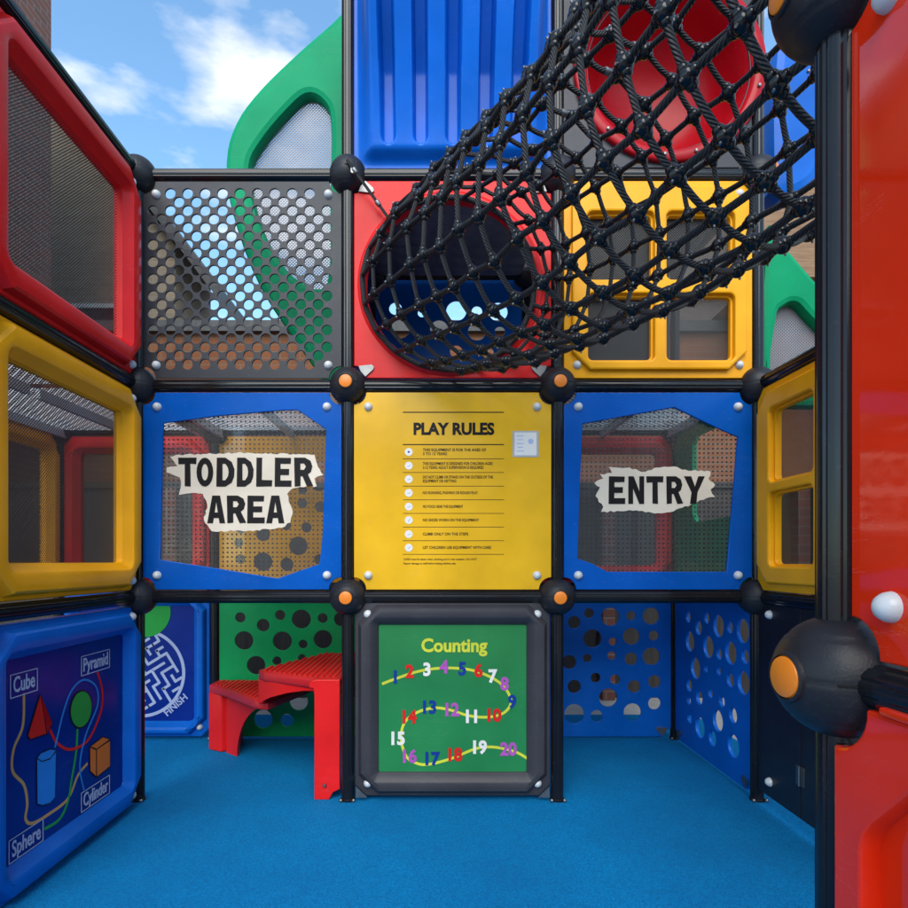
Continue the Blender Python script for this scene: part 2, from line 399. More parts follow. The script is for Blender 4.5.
def post(x, y, z0, z1, label, foot=False):
    if z0 == 0:
        t = root('frame_post', (x, y, 0), label, 'post', group=G_POST); t['kind'] = 'thing'
        put('tube', fl(z1-.01), 'black', t, loc=(0, 0, .01))
        put('base_foot', foot_me, 'black', t)
        for a in (-.8, .8): put('bolt', fbolt_me, 'steel', t, loc=(.030*math.sin(a*2), -.03, .006))
    else:
        put('frame_post', fl(z1-z0), 'black', loc=(x, y, z0), label=label, cat='post', group=G_POST, kind='thing')
def beam(a, b, label):
    a, b = Vector(a), Vector(b); d = b-a
    put('frame_beam', fl(d.length), 'black', loc=a, rot=d.to_track_quat('Z', 'Y').to_euler(), label=label, cat='beam', group=G_BEAM, kind='thing')
def ballmesh():
    R = .088; prof = []
    for k in range(61):
        a = -PI/2+PI*k/60; r = R
        d = math.degrees(a)
        for g in (-42, 0, 42):
            if abs(d-g) < 1.6: r = R*.985
        prof.append((max(0, r*math.cos(a)), r*math.sin(a)))
    prof[0] = (0, prof[0][1]); prof[-1] = (0, prof[-1][1])
    return lathe(prof, 56, ang=60)
ball_me = ballmesh()
cap_me = lathe([(0, .0905), (.022, .0895), (.029, .087), (.031, .083), (.031, .075)], 32, axis='y')
capring_me = lathe([(.031, .078), (.032, .0865), (.036, .0845), (.038, .075)], 32, axis='y')
seam_me = None
def arcseam():
    R = .0876; pts = []
    for k in range(25):
        a = math.radians(-70+140*k/24); pts.append((R*math.cos(a)*math.sin(.62), -R*math.cos(a)*math.cos(.62), R*math.sin(a)))
    return tube(pts, .0012, 6)
seam_me = arcseam()
slot_me = box(-.016, .016, -.0895, -.082, -.001, .001)
def balljoint(x, y, z, label, cap=None):
    t = root('ball_joint', (x, y, z), label, 'ball joint', group=G_BALL)
    put('shell', ball_me, 'ball', t)
    put('seam', seam_me, 'ball', t, rot=(0, 0, rnd.uniform(-.2, .2)))
    put('slot', slot_me, 'print_black', t, rot=(0, 0, .15 if cap is None else (-.42 if cap < -1 else .5)))
    if cap is not None:
        put('end_cap', cap_me, 'orange', t, rot=(0, 0, cap)); put('cap_ring', capring_me, 'ball', t, rot=(0, 0, cap))
    return t
# posts of the front row
post(X1, YC, 0, ZR[3], 'black post at the left end of the front, left of the toddler sign')
post(X2, YC, 0, ZR[4], 'black post between the toddler sign and the yellow rules board')
post(X3, YC, 0, ZR[4], 'black post between the yellow rules board and the entry sign')
post(X4, YC, 0, ZR[4], 'black post to the right of the entry sign')
post(X3+.019, YA, 0, ZR[3], 'thick looking near black post beside the glossy red panel')
post(X1, YB, 0, ZR[3], 'black post at the near end of the left wall of panels')
post(X4, YB, 0, ZR[2], 'black post at the near end of the black hinged door')
post(X0, YD, 0, ZR[2], 'black rear post between yellow and red frames seen through left mesh')
post(X1, YD, 0, ZR[2], 'slim rear post between the blue maze panel and green holed panel')
post(X2, YD, 0, ZR[3], 'rear post hidden behind the rules board')
post(X3, YD, 0, ZR[3], 'rear post behind the right edge of the counting board')
post(X4, YD, 0, ZR[3], 'slim rear corner post between the two blue holed panels')
post(X5, YA, 0, ZR[3], 'far right near post beside the far end of the rope net')
post(X0, YB, 0, ZR[2], 'outer left post behind the yellow mesh frame')
g = .045
def hx(xa, xb, y, z, label): beam((xa+g, y, z), (xb-g, y, z), label)
def hy(x, ya, yb, z, label): beam((x, ya+g, z), (x, yb-g, z), label)
hx(X1, X2, YC, ZR[1], 'black beam below the toddler sign'); hx(X2, X3, YC, ZR[1], 'black beam between rules board and counting board'); hx(X3, X4, YC, ZR[1], 'black beam below the entry sign')
hx(X1, X2, YC, ZR[2], 'black beam between grey perforated panel and toddler sign'); hx(X2, X3, YC, ZR[2], 'black beam below the red round opening panel'); hx(X3, X4, YC, ZR[2], 'black beam between yellow window panel and entry sign')
hx(X1, X2, YC, ZR[3], 'black beam on top of the grey perforated panel against the sky'); hx(X2, X3, YC, ZR[3], 'black beam below the ribbed blue hood'); hx(X3, X4, YC, ZR[3], 'black beam below the red tube opening')
hy(X1, YB, YC, ZR[1], 'black side beam above the blue shapes panel'); hy(X1, YB, YC, ZR[2], 'black side beam between red and yellow mesh frames'); hy(X1, YB, YC, ZR[3], 'black sloping looking beam on top of the red mesh frame')
hy(X4, YB, YC, ZR[1], 'black side beam above the black hinged door'); hy(X4, YB, YC, ZR[2], 'black side beam above the right yellow window panel')
hy(X0, YB, YD, ZR[2], 'rear left beam above the yellow frame seen through mesh')
hx(X0, X1, YD, ZR[2], 'rear beam above the red frame behind the left mesh'); hx(X1, X2, YD, ZR[2], 'rear beam above the yellow holed panel'); hx(X2, X3, YD, ZR[2], 'rear beam hidden behind the rules board'); hx(X3, X4, YD, ZR[2], 'rear beam above the red frame seen through the entry window')
hx(X0, X1, YD, ZR[1], 'rear beam above the blue maze panel'); hx(X1, X2, YD, ZR[1], 'rear beam above the green holed panel'); hx(X3, X4, YD, ZR[1], 'rear beam above the back blue holed panel'); hx(X2, X3, YD, ZR[1], 'rear beam behind the counting board')
hy(X4, YC, YD, ZR[1], 'side beam above the angled blue holed panel'); hy(X4, YC, YD, ZR[2], 'side beam above the green panel behind the entry window')
hx(X3, X4, YD, ZR[3], 'rear top beam behind the yellow window panel'); hy(X4, YC, YD, ZR[3], 'side beam at the top right of the tower'); hx(X2, X3, YD, ZR[3], 'rear top beam behind the net opening'); hy(X2, YC, YD, ZR[3], 'side top beam beside the green wing')
hy(X1, YC, YD, ZR[2], 'cross beam under the deck between the two left bays')
NX = X3+.019
YN = YA-1.0; hy(NX, YN, YA, ZR[1], 'near thick beam between the upper and lower red panels'); hy(NX, YN, YA, ZR[2], 'near beam on top of the glossy red panel'); hx(NX, X5, YA, ZR[2], 'near beam below the far end of the rope net'); post(NX, YN, 0, ZR[3], 'post at the viewer end of the glossy red panel'); balljoint_later = True
names = {(X1, 1): 'black ball joint below the left end of the toddler sign', (X2, 1): 'orange capped ball joint at the top left of the counting board', (X3, 1): 'orange capped ball joint at the top right of the counting board', (X4, 1): 'black ball joint below the right end of the entry sign',
         (X1, 2): 'black ball joint between grey perforated panel and left yellow frame', (X2, 2): 'orange capped ball joint at the top left of the rules board', (X3, 2): 'orange capped ball joint at the top right of the rules board', (X4, 2): 'black ball joint above the right end of the entry sign',
         (X1, 3): 'black ball joint at the top of the left red frame against the sky', (X2, 3): 'black ball joint with the net cable hooked to it', (X3, 3): 'ball joint behind the net below the blue hood', (X4, 3): 'ball joint with orange side cap behind the net at right'}
for (x, k), lab in names.items():
    cap = 0 if (x in (X2, X3) and k < 3) else (.9 if (x == X4 and k == 3) else None)
    balljoint(x, YC, ZR[k], lab, cap)
balljoint(NX, YA, ZR[1], 'large near ball joint with orange disc beside the red panels', -PI/2+.10)
balljoint(NX, YA, ZR[2], 'near ball joint at the top edge above the thick post', -PI/2)
balljoint(X0, YD, ZR[2], 'far ball joint seen through the left yellow mesh frame')
balljoint(X1, YD, ZR[2], 'far ball joint seen through the toddler window')
balljoint(X4, YD, ZR[2], 'far ball joint seen through the entry window'); balljoint(X2, YD, ZR[3], 'far left ball joint inside the net opening'); balljoint(X3, YD, ZR[3], 'far right ball joint inside the net opening')
balljoint(X1, YB, ZR[1], 'near ball joint at the lower left just outside the view'); balljoint(X1, YB, ZR[2], 'near ball joint at the middle left just outside the view'); balljoint(X1, YB, ZR[3], 'near ball joint at the upper left just outside the view')
balljoint(X4, YB, ZR[2], 'ball joint hidden behind the thick near post')

# ------------------------------------------------------------------ panels
bolt_me = lathe([(0, .022), (.007, .0205), (.014, .016), (.019, .008), (.0205, 0)], 24, axis='y', ang=60)
def bolts(t, hw, hh, w0, dx=.055, cx=0, cz=0):
    dx = {.055: .055, .052: .068, .050: .062}.get(dx, dx)
    for sx in (-1, 1):
        for sz in (-1, 1): put('bolt', bolt_me, 'white', t, loc=(cx+sx*(hw-dx), -w0, cz+sz*(hh-dx)))
def outline_cut(hw, hh, r=.07):
    r = min(r, .058)
    """rectangle whose corners are scooped round the ball joints"""
    P = []
    for (sx, sy, a0) in ((1, 1, 270), (-1, 1, 0), (-1, -1, 90), (1, -1, 180)):
        for k in range(7):
            a = math.radians(a0-90*k/6)
            P.append((sx*hw+r*math.cos(a), sy*hh+r*math.sin(a)))
    return P
HW = .467
def moulded_frame(hw, hh, inset, ridge=.05, back=-.03, cut=.10, inner_r=.03, iset=None):
    bm = bmesh.new()
    ih, iv = hw-inset, hh-inset
    L = [(rrect(hw, hh, .05, cut=True), back), (rrect(hw, hh, .05, cut=True), .004), (rrect(hw-.004, hh-.004, .05, cut=True), .008),
         (rrect(hw-.016, hh-.016, cut, cut=True), .010), (rrect(hw-.026, hh-.026, cut, cut=True), ridge-.010), (rrect(hw-.034, hh-.034, cut, cut=True), ridge-.002), (rrect(hw-.045, hh-.045, cut, cut=True), ridge),
         (rrect(ih+.042, iv+.042, inner_r+.03), ridge), (rrect(ih+.032, iv+.032, inner_r+.025), ridge-.004), (rrect(ih+.010, iv+.010, inner_r+.008), .016), (rrect(ih+.002, iv+.002, inner_r), .008), (rrect(ih, iv, inner_r), 0), (rrect(ih, iv, inner_r), back)]
    loft(bm, L)
    a = [v for v in bm.verts]
    # close the back
    n = len(L[0][0]); bm.verts.ensure_lookup_table()
    for i in range(n):
        bm.faces.new((bm.verts[i], bm.verts[(i+1) % n], bm.verts[12*n+(i+1) % n], bm.verts[12*n+i]))
    return bm_mesh(bm, 24)
def bracketset(t, hw, hh, which, w0):
    for sx, sz in which:
        p = [(sx*(hw-a_), sz*(hh-b_)) for a_, b_ in ((.022, .055), (.084, .062), (.096, .052), (.092, .038), (.055, .004), (.032, .03))]
        if sx*sz < 0: p = p[::-1]
        put('corner_bracket', plate(p, (), .004, .0008, w0), 'steel', t)
def cellc(xa, xb, k): return ((xa+xb)/2, (ZR[k]+ZR[k+1])/2)
def px2loc(px, py, t, Y): x, z = U(px, py, Y); return (x-t.location.x, z-t.location.z)

# --- left wall (faces +X)
def side_panel(name, y0, y1, k, X, label, cat, face, grp=None, zoff=0):
    return root(name, (X, (y0+y1)/2, (ZR[k]+ZR[k+1])/2+zoff), label, cat, rz=face, group=grp)
hh1 = .5-.035
HS = (YC-YB)/2-.033
fr1 = moulded_frame(HS, HW, .128, inner_r=.018)
t = side_panel('red_frame_panel', YB, YC, 2, X1, 'upper left red moulded frame with grey mesh window', 'panel', PI/2)
put('frame', fr1, 'red', t); me = plate(rrect(HS-.11, .36, .03), (), .003, .0005, -.018)
put('mesh_window', me, 'mesh', t); bolts(t, HS, HW, .008, .045)
t = side_panel('yellow_frame_panel', YB, YC, 1, X1, 'left yellow moulded frame with mesh window under the red one', 'panel', PI/2)
f2 = fr1.copy(); f2.materials.clear(); put('frame', f2, 'yellow', t); put('mesh_window', me, 'mesh', t); bolts(t, HS, HW, .008, .045)
t = side_panel('shapes_panel', YB, YC, 0, X1, 'blue framed learning panel with cube, pyramid, cylinder and sphere drawings', 'panel', PI/2)
t.location.z = .467; f3 = moulded_frame(HS, .458, .118, inner_r=.018); put('frame', f3, 'blue', t)
bolts(t, HS, .458, .008, .045)
T0 = t; post_me = plate(rrect(HS-.115, .345, .02), (), .004, .0005, .002); pst = put('poster', post_me, 'navy', t)
def wl(zx, zy, s=2.947, oy=600):                       # zoomed px -> poster coords
    y, z = W(zx/s, zy/s+oy, X1+.01); return (y-T0.location.y, z-T0.location.z)
def ribbon(name, pts, mat, parent, w0, width, th=.0012): return put(name, plate(strip2d([(p.x, p.y) for p in smoothpath([(a, b, 0) for a, b in pts], 6)], width), (), th, 0, w0), mat, parent)
ribbon('drawn_rope', [wl(*p) for p in ((75, 275), (72, 370), (45, 440), (42, 505), (75, 545), (85, 600), (80, 645), (100, 658), (150, 630), (205, 585), (235, 515), (262, 482))], 'print_tan', pst, .0046, .011)
ribbon('drawn_rope', [wl(*p) for p in ((232, 380), (228, 450), (215, 530), (205, 590), (180, 645), (135, 675))], 'print_green', pst, .0052, .011)
ribbon('drawn_rope', [wl(*p) for p in ((150, 382), (175, 425), (215, 440), (265, 410), (300, 330), (305, 270), (290, 212))], 'print_red', pst, .0058, .011)
ribbon('drawn_rope', [wl(*p) for p in ((165, 435), (190, 330), (215, 265), (250, 235), (285, 255), (290, 310), (255, 400), (238, 490), (250, 560))], 'print_sky', pst, .0064, .008)
def poly(name, pts, mat, parent, w0, holes=()): return put(name, plate(pts, holes, .0012, 0, w0), mat, parent)
def wpts(*P): return [wl(*p) for p in P]
poly('drawn_pyramid', wpts((82, 400), (90, 413), (140, 396), (158, 362), (120, 276)), 'print_black', pst, .0070)
poly('drawn_pyramid_face', wpts((86, 399), (91, 409), (138, 393), (121, 284)), 'print_red', pst, .0080)
poly('drawn_pyramid_face', wpts((141, 391), (155, 362), (124, 288)), 'red_deep', pst, .0080)
poly('drawn_sphere', wpts(*[(241+33*math.cos(a*PI/16), 322-(a*0)+56*math.sin(a*PI/16)-8*math.cos(a*PI/16)) for a in range(32)][::-1]), 'print_black', pst, .0070)
poly('drawn_sphere_face', wpts(*[(241+30*math.cos(a*PI/16), 322+52*math.sin(a*PI/16)-8*math.cos(a*PI/16)) for a in range(32)][::-1]), 'print_green', pst, .0080)
poly('drawn_cylinder', wpts((110, 468), (120, 452), (150, 438), (168, 441), (165, 582), (150, 600), (125, 607), (111, 602)), 'print_black', pst, .0070)
poly('drawn_cylinder_face', wpts((112, 470), (125, 478), (150, 470), (166, 450), (163, 581), (149, 597), (126, 604), (113, 600)), 'print_sky', pst, .0080)
poly('drawn_cylinder_top', wpts((113, 466), (122, 453), (150, 441), (165, 443), (150, 465), (126, 474)), 'print_sky', pst, .0081)
poly('drawn_cube', wpts((266, 432), (267, 507), (286, 524), (327, 492), (327, 410), (305, 402)), 'print_black', pst, .0070)
poly('drawn_cube_face', wpts((268, 436), (269, 504), (284, 518), (284, 443)), 'print_orange', pst, .0080)
poly('drawn_cube_face', wpts((288, 441), (288, 519), (325, 489), (325, 416)), 'print_orange', pst, .0080)
poly('drawn_cube_face', wpts((270, 432), (286, 438), (323, 411), (305, 405)), 'print_orange', pst, .0080)
for word, c, bx in (('Cube', (71, 243), ((32, 222), (113, 204), (114, 265), (33, 288))), ('Pyramid', (286, 181), ((241, 170), (325, 148), (326, 196), (242, 220))),
                    ('Cylinder', (284, 574), ((241, 578), (325, 520), (326, 560), (242, 622))), ('Sphere', (76, 712), ((28, 712), (130, 660), (131, 700), (28, 772)))):
    P = [wl(*p) for p in bx]; cx = sum(p[0] for p in P)/4; cz = sum(p[1] for p in P)/4
    wd = P[1][0]-P[0][0]; ht = abs(P[0][1]-P[3][1])
    lab = put('label_frame', plate(rrect(wd/2, .040, .002, n=1), [rrect(wd/2-.003, .037, .001, n=1)], .0012, 0, .0070), 'print_pale', pst, loc=(cx, 0, cz))
    tx = text(word, .075, .0070, off=.0012); wdt = max(v.co.x for v in tx.vertices)-min(v.co.x for v in tx.vertices)
    tx.transform(Matrix.Diagonal((min(1.3, (wd-.03)/wdt), 1, 1, 1))); put('word', tx, 'print_pale', pst, loc=(cx, 0, cz))

# --- front row, middle storey signs
cx, cz = cellc(X1, X2, 1)
LET = {'T': ([(0, 1), (1, 1), (.98, .78), (.66, .79), (.68, 0), (.36, .02), (.36, .78), (.02, .77)], None),
       'O': ([(.5+.5*math.cos(a*PI/10), .5+.5*math.sin(a*PI/10)) for a in range(20)], [(.5+.2*math.cos(a*PI/8), .5+.29*math.sin(a*PI/8)) for a in range(16)]),
       'D': ([(0, 0), (.03, 1), (.5, 1), (.85, .85), (1, .6), (.98, .35), (.85, .14), (.5, 0)], [(.34, .22), (.5, .22), (.64, .35), (.68, .5), (.64, .66), (.5, .79), (.34, .79)]),
       'L': ([(0, 0), (.02, 1), (.37, 1), (.35, .23), (1, .22), (.98, .01)], None),
       'E': ([(0, 0), (.02, 1), (.97, .99), (.95, .79), (.35, .79), (.35, .61), (.86, .61), (.85, .40), (.34, .40), (.34, .21), (1, .21), (.99, 0)], None),
       'R': ([(.03, 0), (0, 1), (.6, 1), (.9, .89), (1, .7), (.92, .51), (.76, .42), (1.05, .02), (.70, 0), (.46, .36), (.35, .36), (.35, .02)], [(.34, .58), (.54, .58), (.65, .69), (.54, .80), (.34, .80)]),
       'A': ([(-.03, 0), (.27, 1), (.73, 1), (1.03, 0), (.70, 0), (.65, .19), (.36, .19), (.31, 0)], [(.41, .39), (.60, .39), (.5, .77)]),
       'N': ([(0, 0), (0, 1), (.34, 1), (.70, .45), (.70, 1), (1, 1), (1, 0), (.70, 0), (.30, .56), (.30, 0)], None),
       'Y': ([(-.02, 1), (.34, 1), (.53, .62), (.70, 1), (1.03, 1), (.66, .42), (.60, 0), (.28, 0), (.36, .42)], None)}
def word(s, pos, parent, t, y0, y1, conv, w0):
    for ch, (a, b) in zip(s, pos):
        o, h = LET[ch]
        def tr(P): return [conv(a+(b-a)*u, y1+(y0-y1)*v) for u, v in P]
        put('letter', plate(tr(o), [tr(h)] if h else (), .0012, 0, w0), 'print_black', parent)
def rough_edge(P, amp, seed):
    r = random.Random(seed); out = []
    for i in range(len(P)):
        a, b = P[i], P[(i+1) % len(P)]; L = math.hypot(b[0]-a[0], b[1]-a[1]); n = max(1, int(L/14))
        for k in range(n):
            q = k/n; j = 0 if k == 0 else r.uniform(-amp, amp)
            nx, ny = -(b[1]-a[1])/L, (b[0]-a[0])/L
            out.append((a[0]+(b[0]-a[0])*q+nx*j, a[1]+(b[1]-a[1])*q+ny*j))
    return out
def sign(name, xa, xb, label, win, ox, oy):
    cx, cz = cellc(xa, xb, 1); hw = (xb-xa)/2-.030; hh = HW
    t = root(name, (cx, YC, cz), label, 'sign')
    conv = lambda zx, zy: px2loc(zx/4.54+ox, zy/4.54+oy, t, YC-.015)
    wp = [conv(*p) for p in win]
    put('panel', plate(outline_cut(hw, hh, .062), [wp], .014, .003, .008), 'blue_flat', t)
    put('window', plate([(x*1.02, z*1.02) for x, z in wp], (), .003, 0, -.004), 'clear', t)
    bolts(t, hw, hh, .015, .052)
    return t, conv
twin = [(105, 150), (345, 118), (640, 92), (715, 90), (845, 178), (835, 440), (830, 640), (815, 790), (625, 855), (350, 810), (90, 770), (98, 450)]
t, cv = sign('toddler_sign', X1, X2, 'blue sign panel reading toddler area on a torn cream splash', twin, 140, 390)
spl = [(115, 350), (165, 343), (130, 300), (200, 290), (480, 282), (790, 292), (800, 330), (830, 385), (790, 400), (800, 435), (740, 440), (690, 445), (665, 470), (690, 560), (680, 600), (640, 625), (480, 640), (320, 640), (285, 590), (300, 520), (280, 470), (240, 465), (170, 475), (180, 435), (175, 395), (115, 372)]
s = put('splash', plate([cv(*p) for p in rough_edge(spl, 4, 3)], (), .0015, 0, .0005), 'print_cream', t)
word('TODDLER', [(168, 252), (252, 328), (342, 425), (435, 512), (524, 597), (608, 685), (697, 780)], s, t, 305, 437, cv, .0028)
word('AREA', [(303, 380), (390, 474), (483, 563), (572, 650)], s, t, 478, 604, cv, .0028)
ewin = [(103, 152), (520, 78), (610, 122), (700, 165), (808, 213), (785, 500), (757, 825), (470, 825), (215, 825), (150, 790), (80, 765), (90, 450)]
t, cv = sign('entry_sign', X3, X4, 'blue sign panel reading entry on a cream brush stroke', ewin, 560, 390)
spl = [(225, 347), (320, 350), (375, 370), (450, 350), (520, 345), (560, 360), (690, 368), (680, 400), (710, 430), (690, 450), (710, 485), (670, 490), (600, 520), (520, 550), (450, 558), (350, 545), (190, 553), (200, 530), (165, 480), (185, 440), (160, 420), (200, 400), (185, 380), (240, 375)]
s = put('splash', plate([cv(*p) for p in rough_edge(spl, 4, 5)], (), .0015, 0, .0005), 'print_cream', t)
word('ENTRY', [(224, 300), (314, 386), (396, 474), (487, 560), (570, 660)], s, t, 390, 516, cv, .0028)

# --- rules board
cx, cz = cellc(X2, X3, 1); hw = (X3-X2)/2-.030
t = root('rules_board', (cx, YC, cz), 'yellow play rules board with black writing and white icons', 'sign')
brd = put('board', plate(outline_cut(hw, HW, .062), (), .012, .0025, .010), 'board_yellow', t); bolts(t, hw, HW, .016, .052)
cv = lambda zx, zy, s=3.783: px2loc(zx/s+340, zy/s+370, t, YC-.016)
def rule(y, th, x0=238, x1=620):
    a = cv(x0, y); b = cv(x1, y)
    put('printed_line', plate([(a[0], a[1]-th/2), (b[0], b[1]-th/2), (b[0], b[1]+th/2), (a[0], a[1]+th/2)], (), .0008, 0, .0166), 'print_black', brd)
rule(160, .0045); rule(282, .0045)
for i in range(8): rule(336+51.6*i, .0022)
tx = text('PLAY RULES', .076, .0166, off=.0034); p = cv(430, 225); wd = cv(583, 0)[0]-cv(277, 0)[0]; cw = max(v.co.x for v in tx.vertices)-min(v.co.x for v in tx.vertices)
tx.transform(Matrix.Diagonal((wd/cw, 1, 1, 1))); put('heading', tx, 'print_black', brd, loc=(p[0], 0, p[1]))
rules = [('THIS EQUIPMENT IS FOR THE AGES OF\n3 TO 12 YEARS', 310, 240), ('THIS EQUIPMENT IS DESIGNED FOR CHILDREN AGED\n3-12 YEARS. ADULT SUPERVISION IS REQUIRED', 362, 265), ('DO NOT CLIMB OR STAND ON THE OUTSIDE OF THE\nEQUIPMENT OR NETTING', 413, 265), ('NO RUNNING, PUSHING OR ROUGH PLAY', 465, 208), ('NO FOOD NEAR THE EQUIPMENT', 517, 152), ('NO SHOES WORN ON THE EQUIPMENT', 568, 212), ('CLIMB ONLY ON THE STEPS', 621, 172), ('LET CHILDREN USE EQUIPMENT WITH CARE', 672, 258)]
icon_me = plate(circ(0, 0, .0185, 24), (), .001, 0, .0168)
for s_, y, wdt in rules:
    tx = text(s_, .0185, .0166, ext=.0003, off=.0004, align='LEFT'); cw = max(v.co.x for v in tx.vertices)-min(v.co.x for v in tx.vertices)
    tx.transform(Matrix.Diagonal((cv(313+wdt, 0)[0]-cv(313, 0)[0], 1, cw, 1)) if 0 else Matrix.Diagonal(((cv(313+wdt, 0)[0]-cv(313, 0)[0])/cw, 1, 1, 1)))
    p = cv(313, y); put('printed_rule', tx, 'print_black', brd, loc=(p[0], 0, p[1]))
    p = cv(260, y); ic = put('icon', icon_me, 'print_white', brd, loc=(p[0], 0, p[1]))
    r_ = .006 if y == 310 else .0
    if r_: put('icon_mark', plate(circ(0, 0, .005, 12), (), .0006, 0, .0178), 'print_blue', brd, loc=(p[0], 0, p[1]))
    else:
        a = rnd.uniform(.2, 1.2); put('icon_mark', plate([(-.009*math.cos(a), -.009*math.sin(a)), (-.009*math.cos(a)+.003, -.009*math.sin(a)-.002), (.009*math.cos(a)+.003, .009*math.sin(a)-.002), (.009*math.cos(a), .009*math.sin(a))], (), .0006, 0, .0178), 'print_pale', brd, loc=(p[0], 0, p[1]))
for s_, y, wdt in (('CARE must be taken when climbing and in wet weather. DO NOT', 716, 278), ('Report damage to staff before letting children play', 732, 198)):
    tx = text(s_, .0125, .0166, ext=.0003, off=.0002, align='LEFT'); cw = max(v.co.x for v in tx.vertices)-min(v.co.x for v in tx.vertices)
    tx.transform(Matrix.Diagonal(((cv(240+wdt, 0)[0]-cv(240, 0)[0])/cw, 1, 1, 1))); p = cv(240, y); put('printed_rule', tx, 'print_black', brd, loc=(p[0], 0, p[1]))
p = cv(702, 280); st = put('sticker', plate(rrect(.062, .062, .006), (), .0012, 0, .0168), 'grey_light', t, loc=(p[0], 0, p[1]))
put('sticker_face', plate(rrect(.052, .054, .004), (), .0010, 0, .0182), 'print_white', st)
for i in range(5): put('printed_line', plate(rrect(.017-.004*(i % 2), .0022, .0005, 1), (), .0006, 0, .0190), 'print_pale', st, loc=(-.026, 0, .038-.018*i))
put('printed_badge', plate(circ(0, 0, .013, 16), (), .0006, 0, .0190), 'print_pale', st, loc=(.024, 0, .012))

# --- counting board
cz = .485; t = root('counting_board', (cx, YC, cz), 'dark grey framed green counting board with numbers one to twenty', 'sign')
hw = (X3-X2)/2-.034; hh = .462
bm_f = moulded_frame(hw, hh, .112, ridge=.042, cut=.085, inner_r=.008); put('frame', bm_f, 'grey', t)
brd = put('board', plate(rrect(hw-.105, hh-.105, .01), (), .006, .0005, -.003), 'board_green', t); bolts(t, hw, hh, .012, .050)
cvc = lambda px, py: px2loc(px, py, t, YC-.002)
ribbon('number_trail', [cvc(*p) for p in ((382, 684), (395, 679), (420, 671), (447, 668), (475, 671), (500, 683), (511, 700), (505, 712), (490, 717), (470, 716), (450, 710), (435, 708), (418, 712), (405, 722), (401, 738), (406, 756), (416, 763), (428, 764.5), (450, 759), (475, 749), (490, 747), (505, 749), (518, 753), (528, 759))], 'print_yellow', brd, .0012, .0125)
nums = [(395.3, 677.6), (409.6, 672), (427, 670), (444, 667.4), (462.4, 669.3), (478.4, 671.2), (492.4, 676.7), (504.6, 684.4), (512.3, 702.3), (493, 715.8), (471.5, 717), (451, 710.3), (428.6, 707.8), (408.2, 717.5), (397, 739), (408.5, 756.9), (431, 759.3), (454, 755.2), (478.7, 747.8), (508.4, 749.7)]
cols = ['print_blue', 'print_red', 'print_white', 'print_purple', 'print_blue', 'print_red', 'print_white', 'print_purple', 'print_blue', 'print_red', 'print_white', 'print_purple', 'print_blue', 'print_red', 'print_white', 'print_purple', 'print_blue', 'print_red', 'print_white', 'print_purple']
for i, (p, c_) in enumerate(zip(nums, cols)):
    q = cvc(*p); put('number', text(str(i+1), .084, .0026, off=.0035, sx=.93), c_, brd, loc=(q[0], 0, q[1]))
q = cvc(454, 646); tx = text('Counting', .088, .0020, off=.0028); cw = max(v.co.x for v in tx.vertices)-min(v.co.x for v in tx.vertices)
tx.transform(Matrix.Diagonal(((66/F*YC)/cw, 1, 1, 1))); put('heading', tx, 'print_yellow', brd, loc=(q[0], 0, q[1]))
for sx in (-1, 1):
    put('foot_bracket', plate([(sx*(hw-.005), -.008), (sx*(hw-.06), -.008), (sx*(hw-.005), .045)][::(-1 if sx > 0 else 1)], (), .003, 0, .02), 'steel', t, loc=(0, 0, -hh+.005))

# --- upper row: grey perforated, red round opening, yellow windows
cx, cz = cellc(X1, X2, 2); hw = (X2-X1)/2-.030
t = root('perforated_panel', (cx, YC, cz), 'grey sheet panel punched with rows of round holes against the sky', 'panel')
holes = []
for j in range(21):
    for i in range(11):
        x = -.425+i*.0826+(.0413 if j % 2 else 0); z = .410-j*.0405
        if x > .42: continue
        if abs(x) > .35 and abs(z) > .36: continue
        holes.append(circ(x, z, .0248, 18))
put('sheet', plate(outline_cut(hw, HW, .062), holes, .010, .0012, .006), 'grey_panel', t); bolts(t, hw, HW, .011, .050)

def round_panel(xa, xb, Y, k, label, mat, R, cxo=0, czo=0, corners=((-1, 1), (1, 1), (-1, -1), (1, -1))):
    cx, cz = cellc(xa, xb, k); hw = (xb-xa)/2-.030
    t = root('round_opening_panel', (cx, Y, cz), label, 'panel')
    put('sheet', plate(outline_cut(hw, HW, .075), [circ(cxo, czo, R, 72)], .018, .004, .006), mat, t)
    prof = [(R+.035, .013), (R+.030, .024), (R+.012, .030), (R-.002, .028), (R-.008, .018), (R-.008, -.03), (R-.002, -.03)]
    rm = put('rim', lathe(prof, 72, axis='y', ang=50), mat, t, loc=(cxo, 0, czo))
    bracketset(t, hw, HW, corners, .022)
    return t
opn = round_panel(X2, X3, YC, 2, 'red panel with a big round opening where the rope net starts', 'red', .405, -.012, -.02)
round_panel(NX, X5, YA, 2, 'near red panel holding the other end of the rope net', 'red', .405)

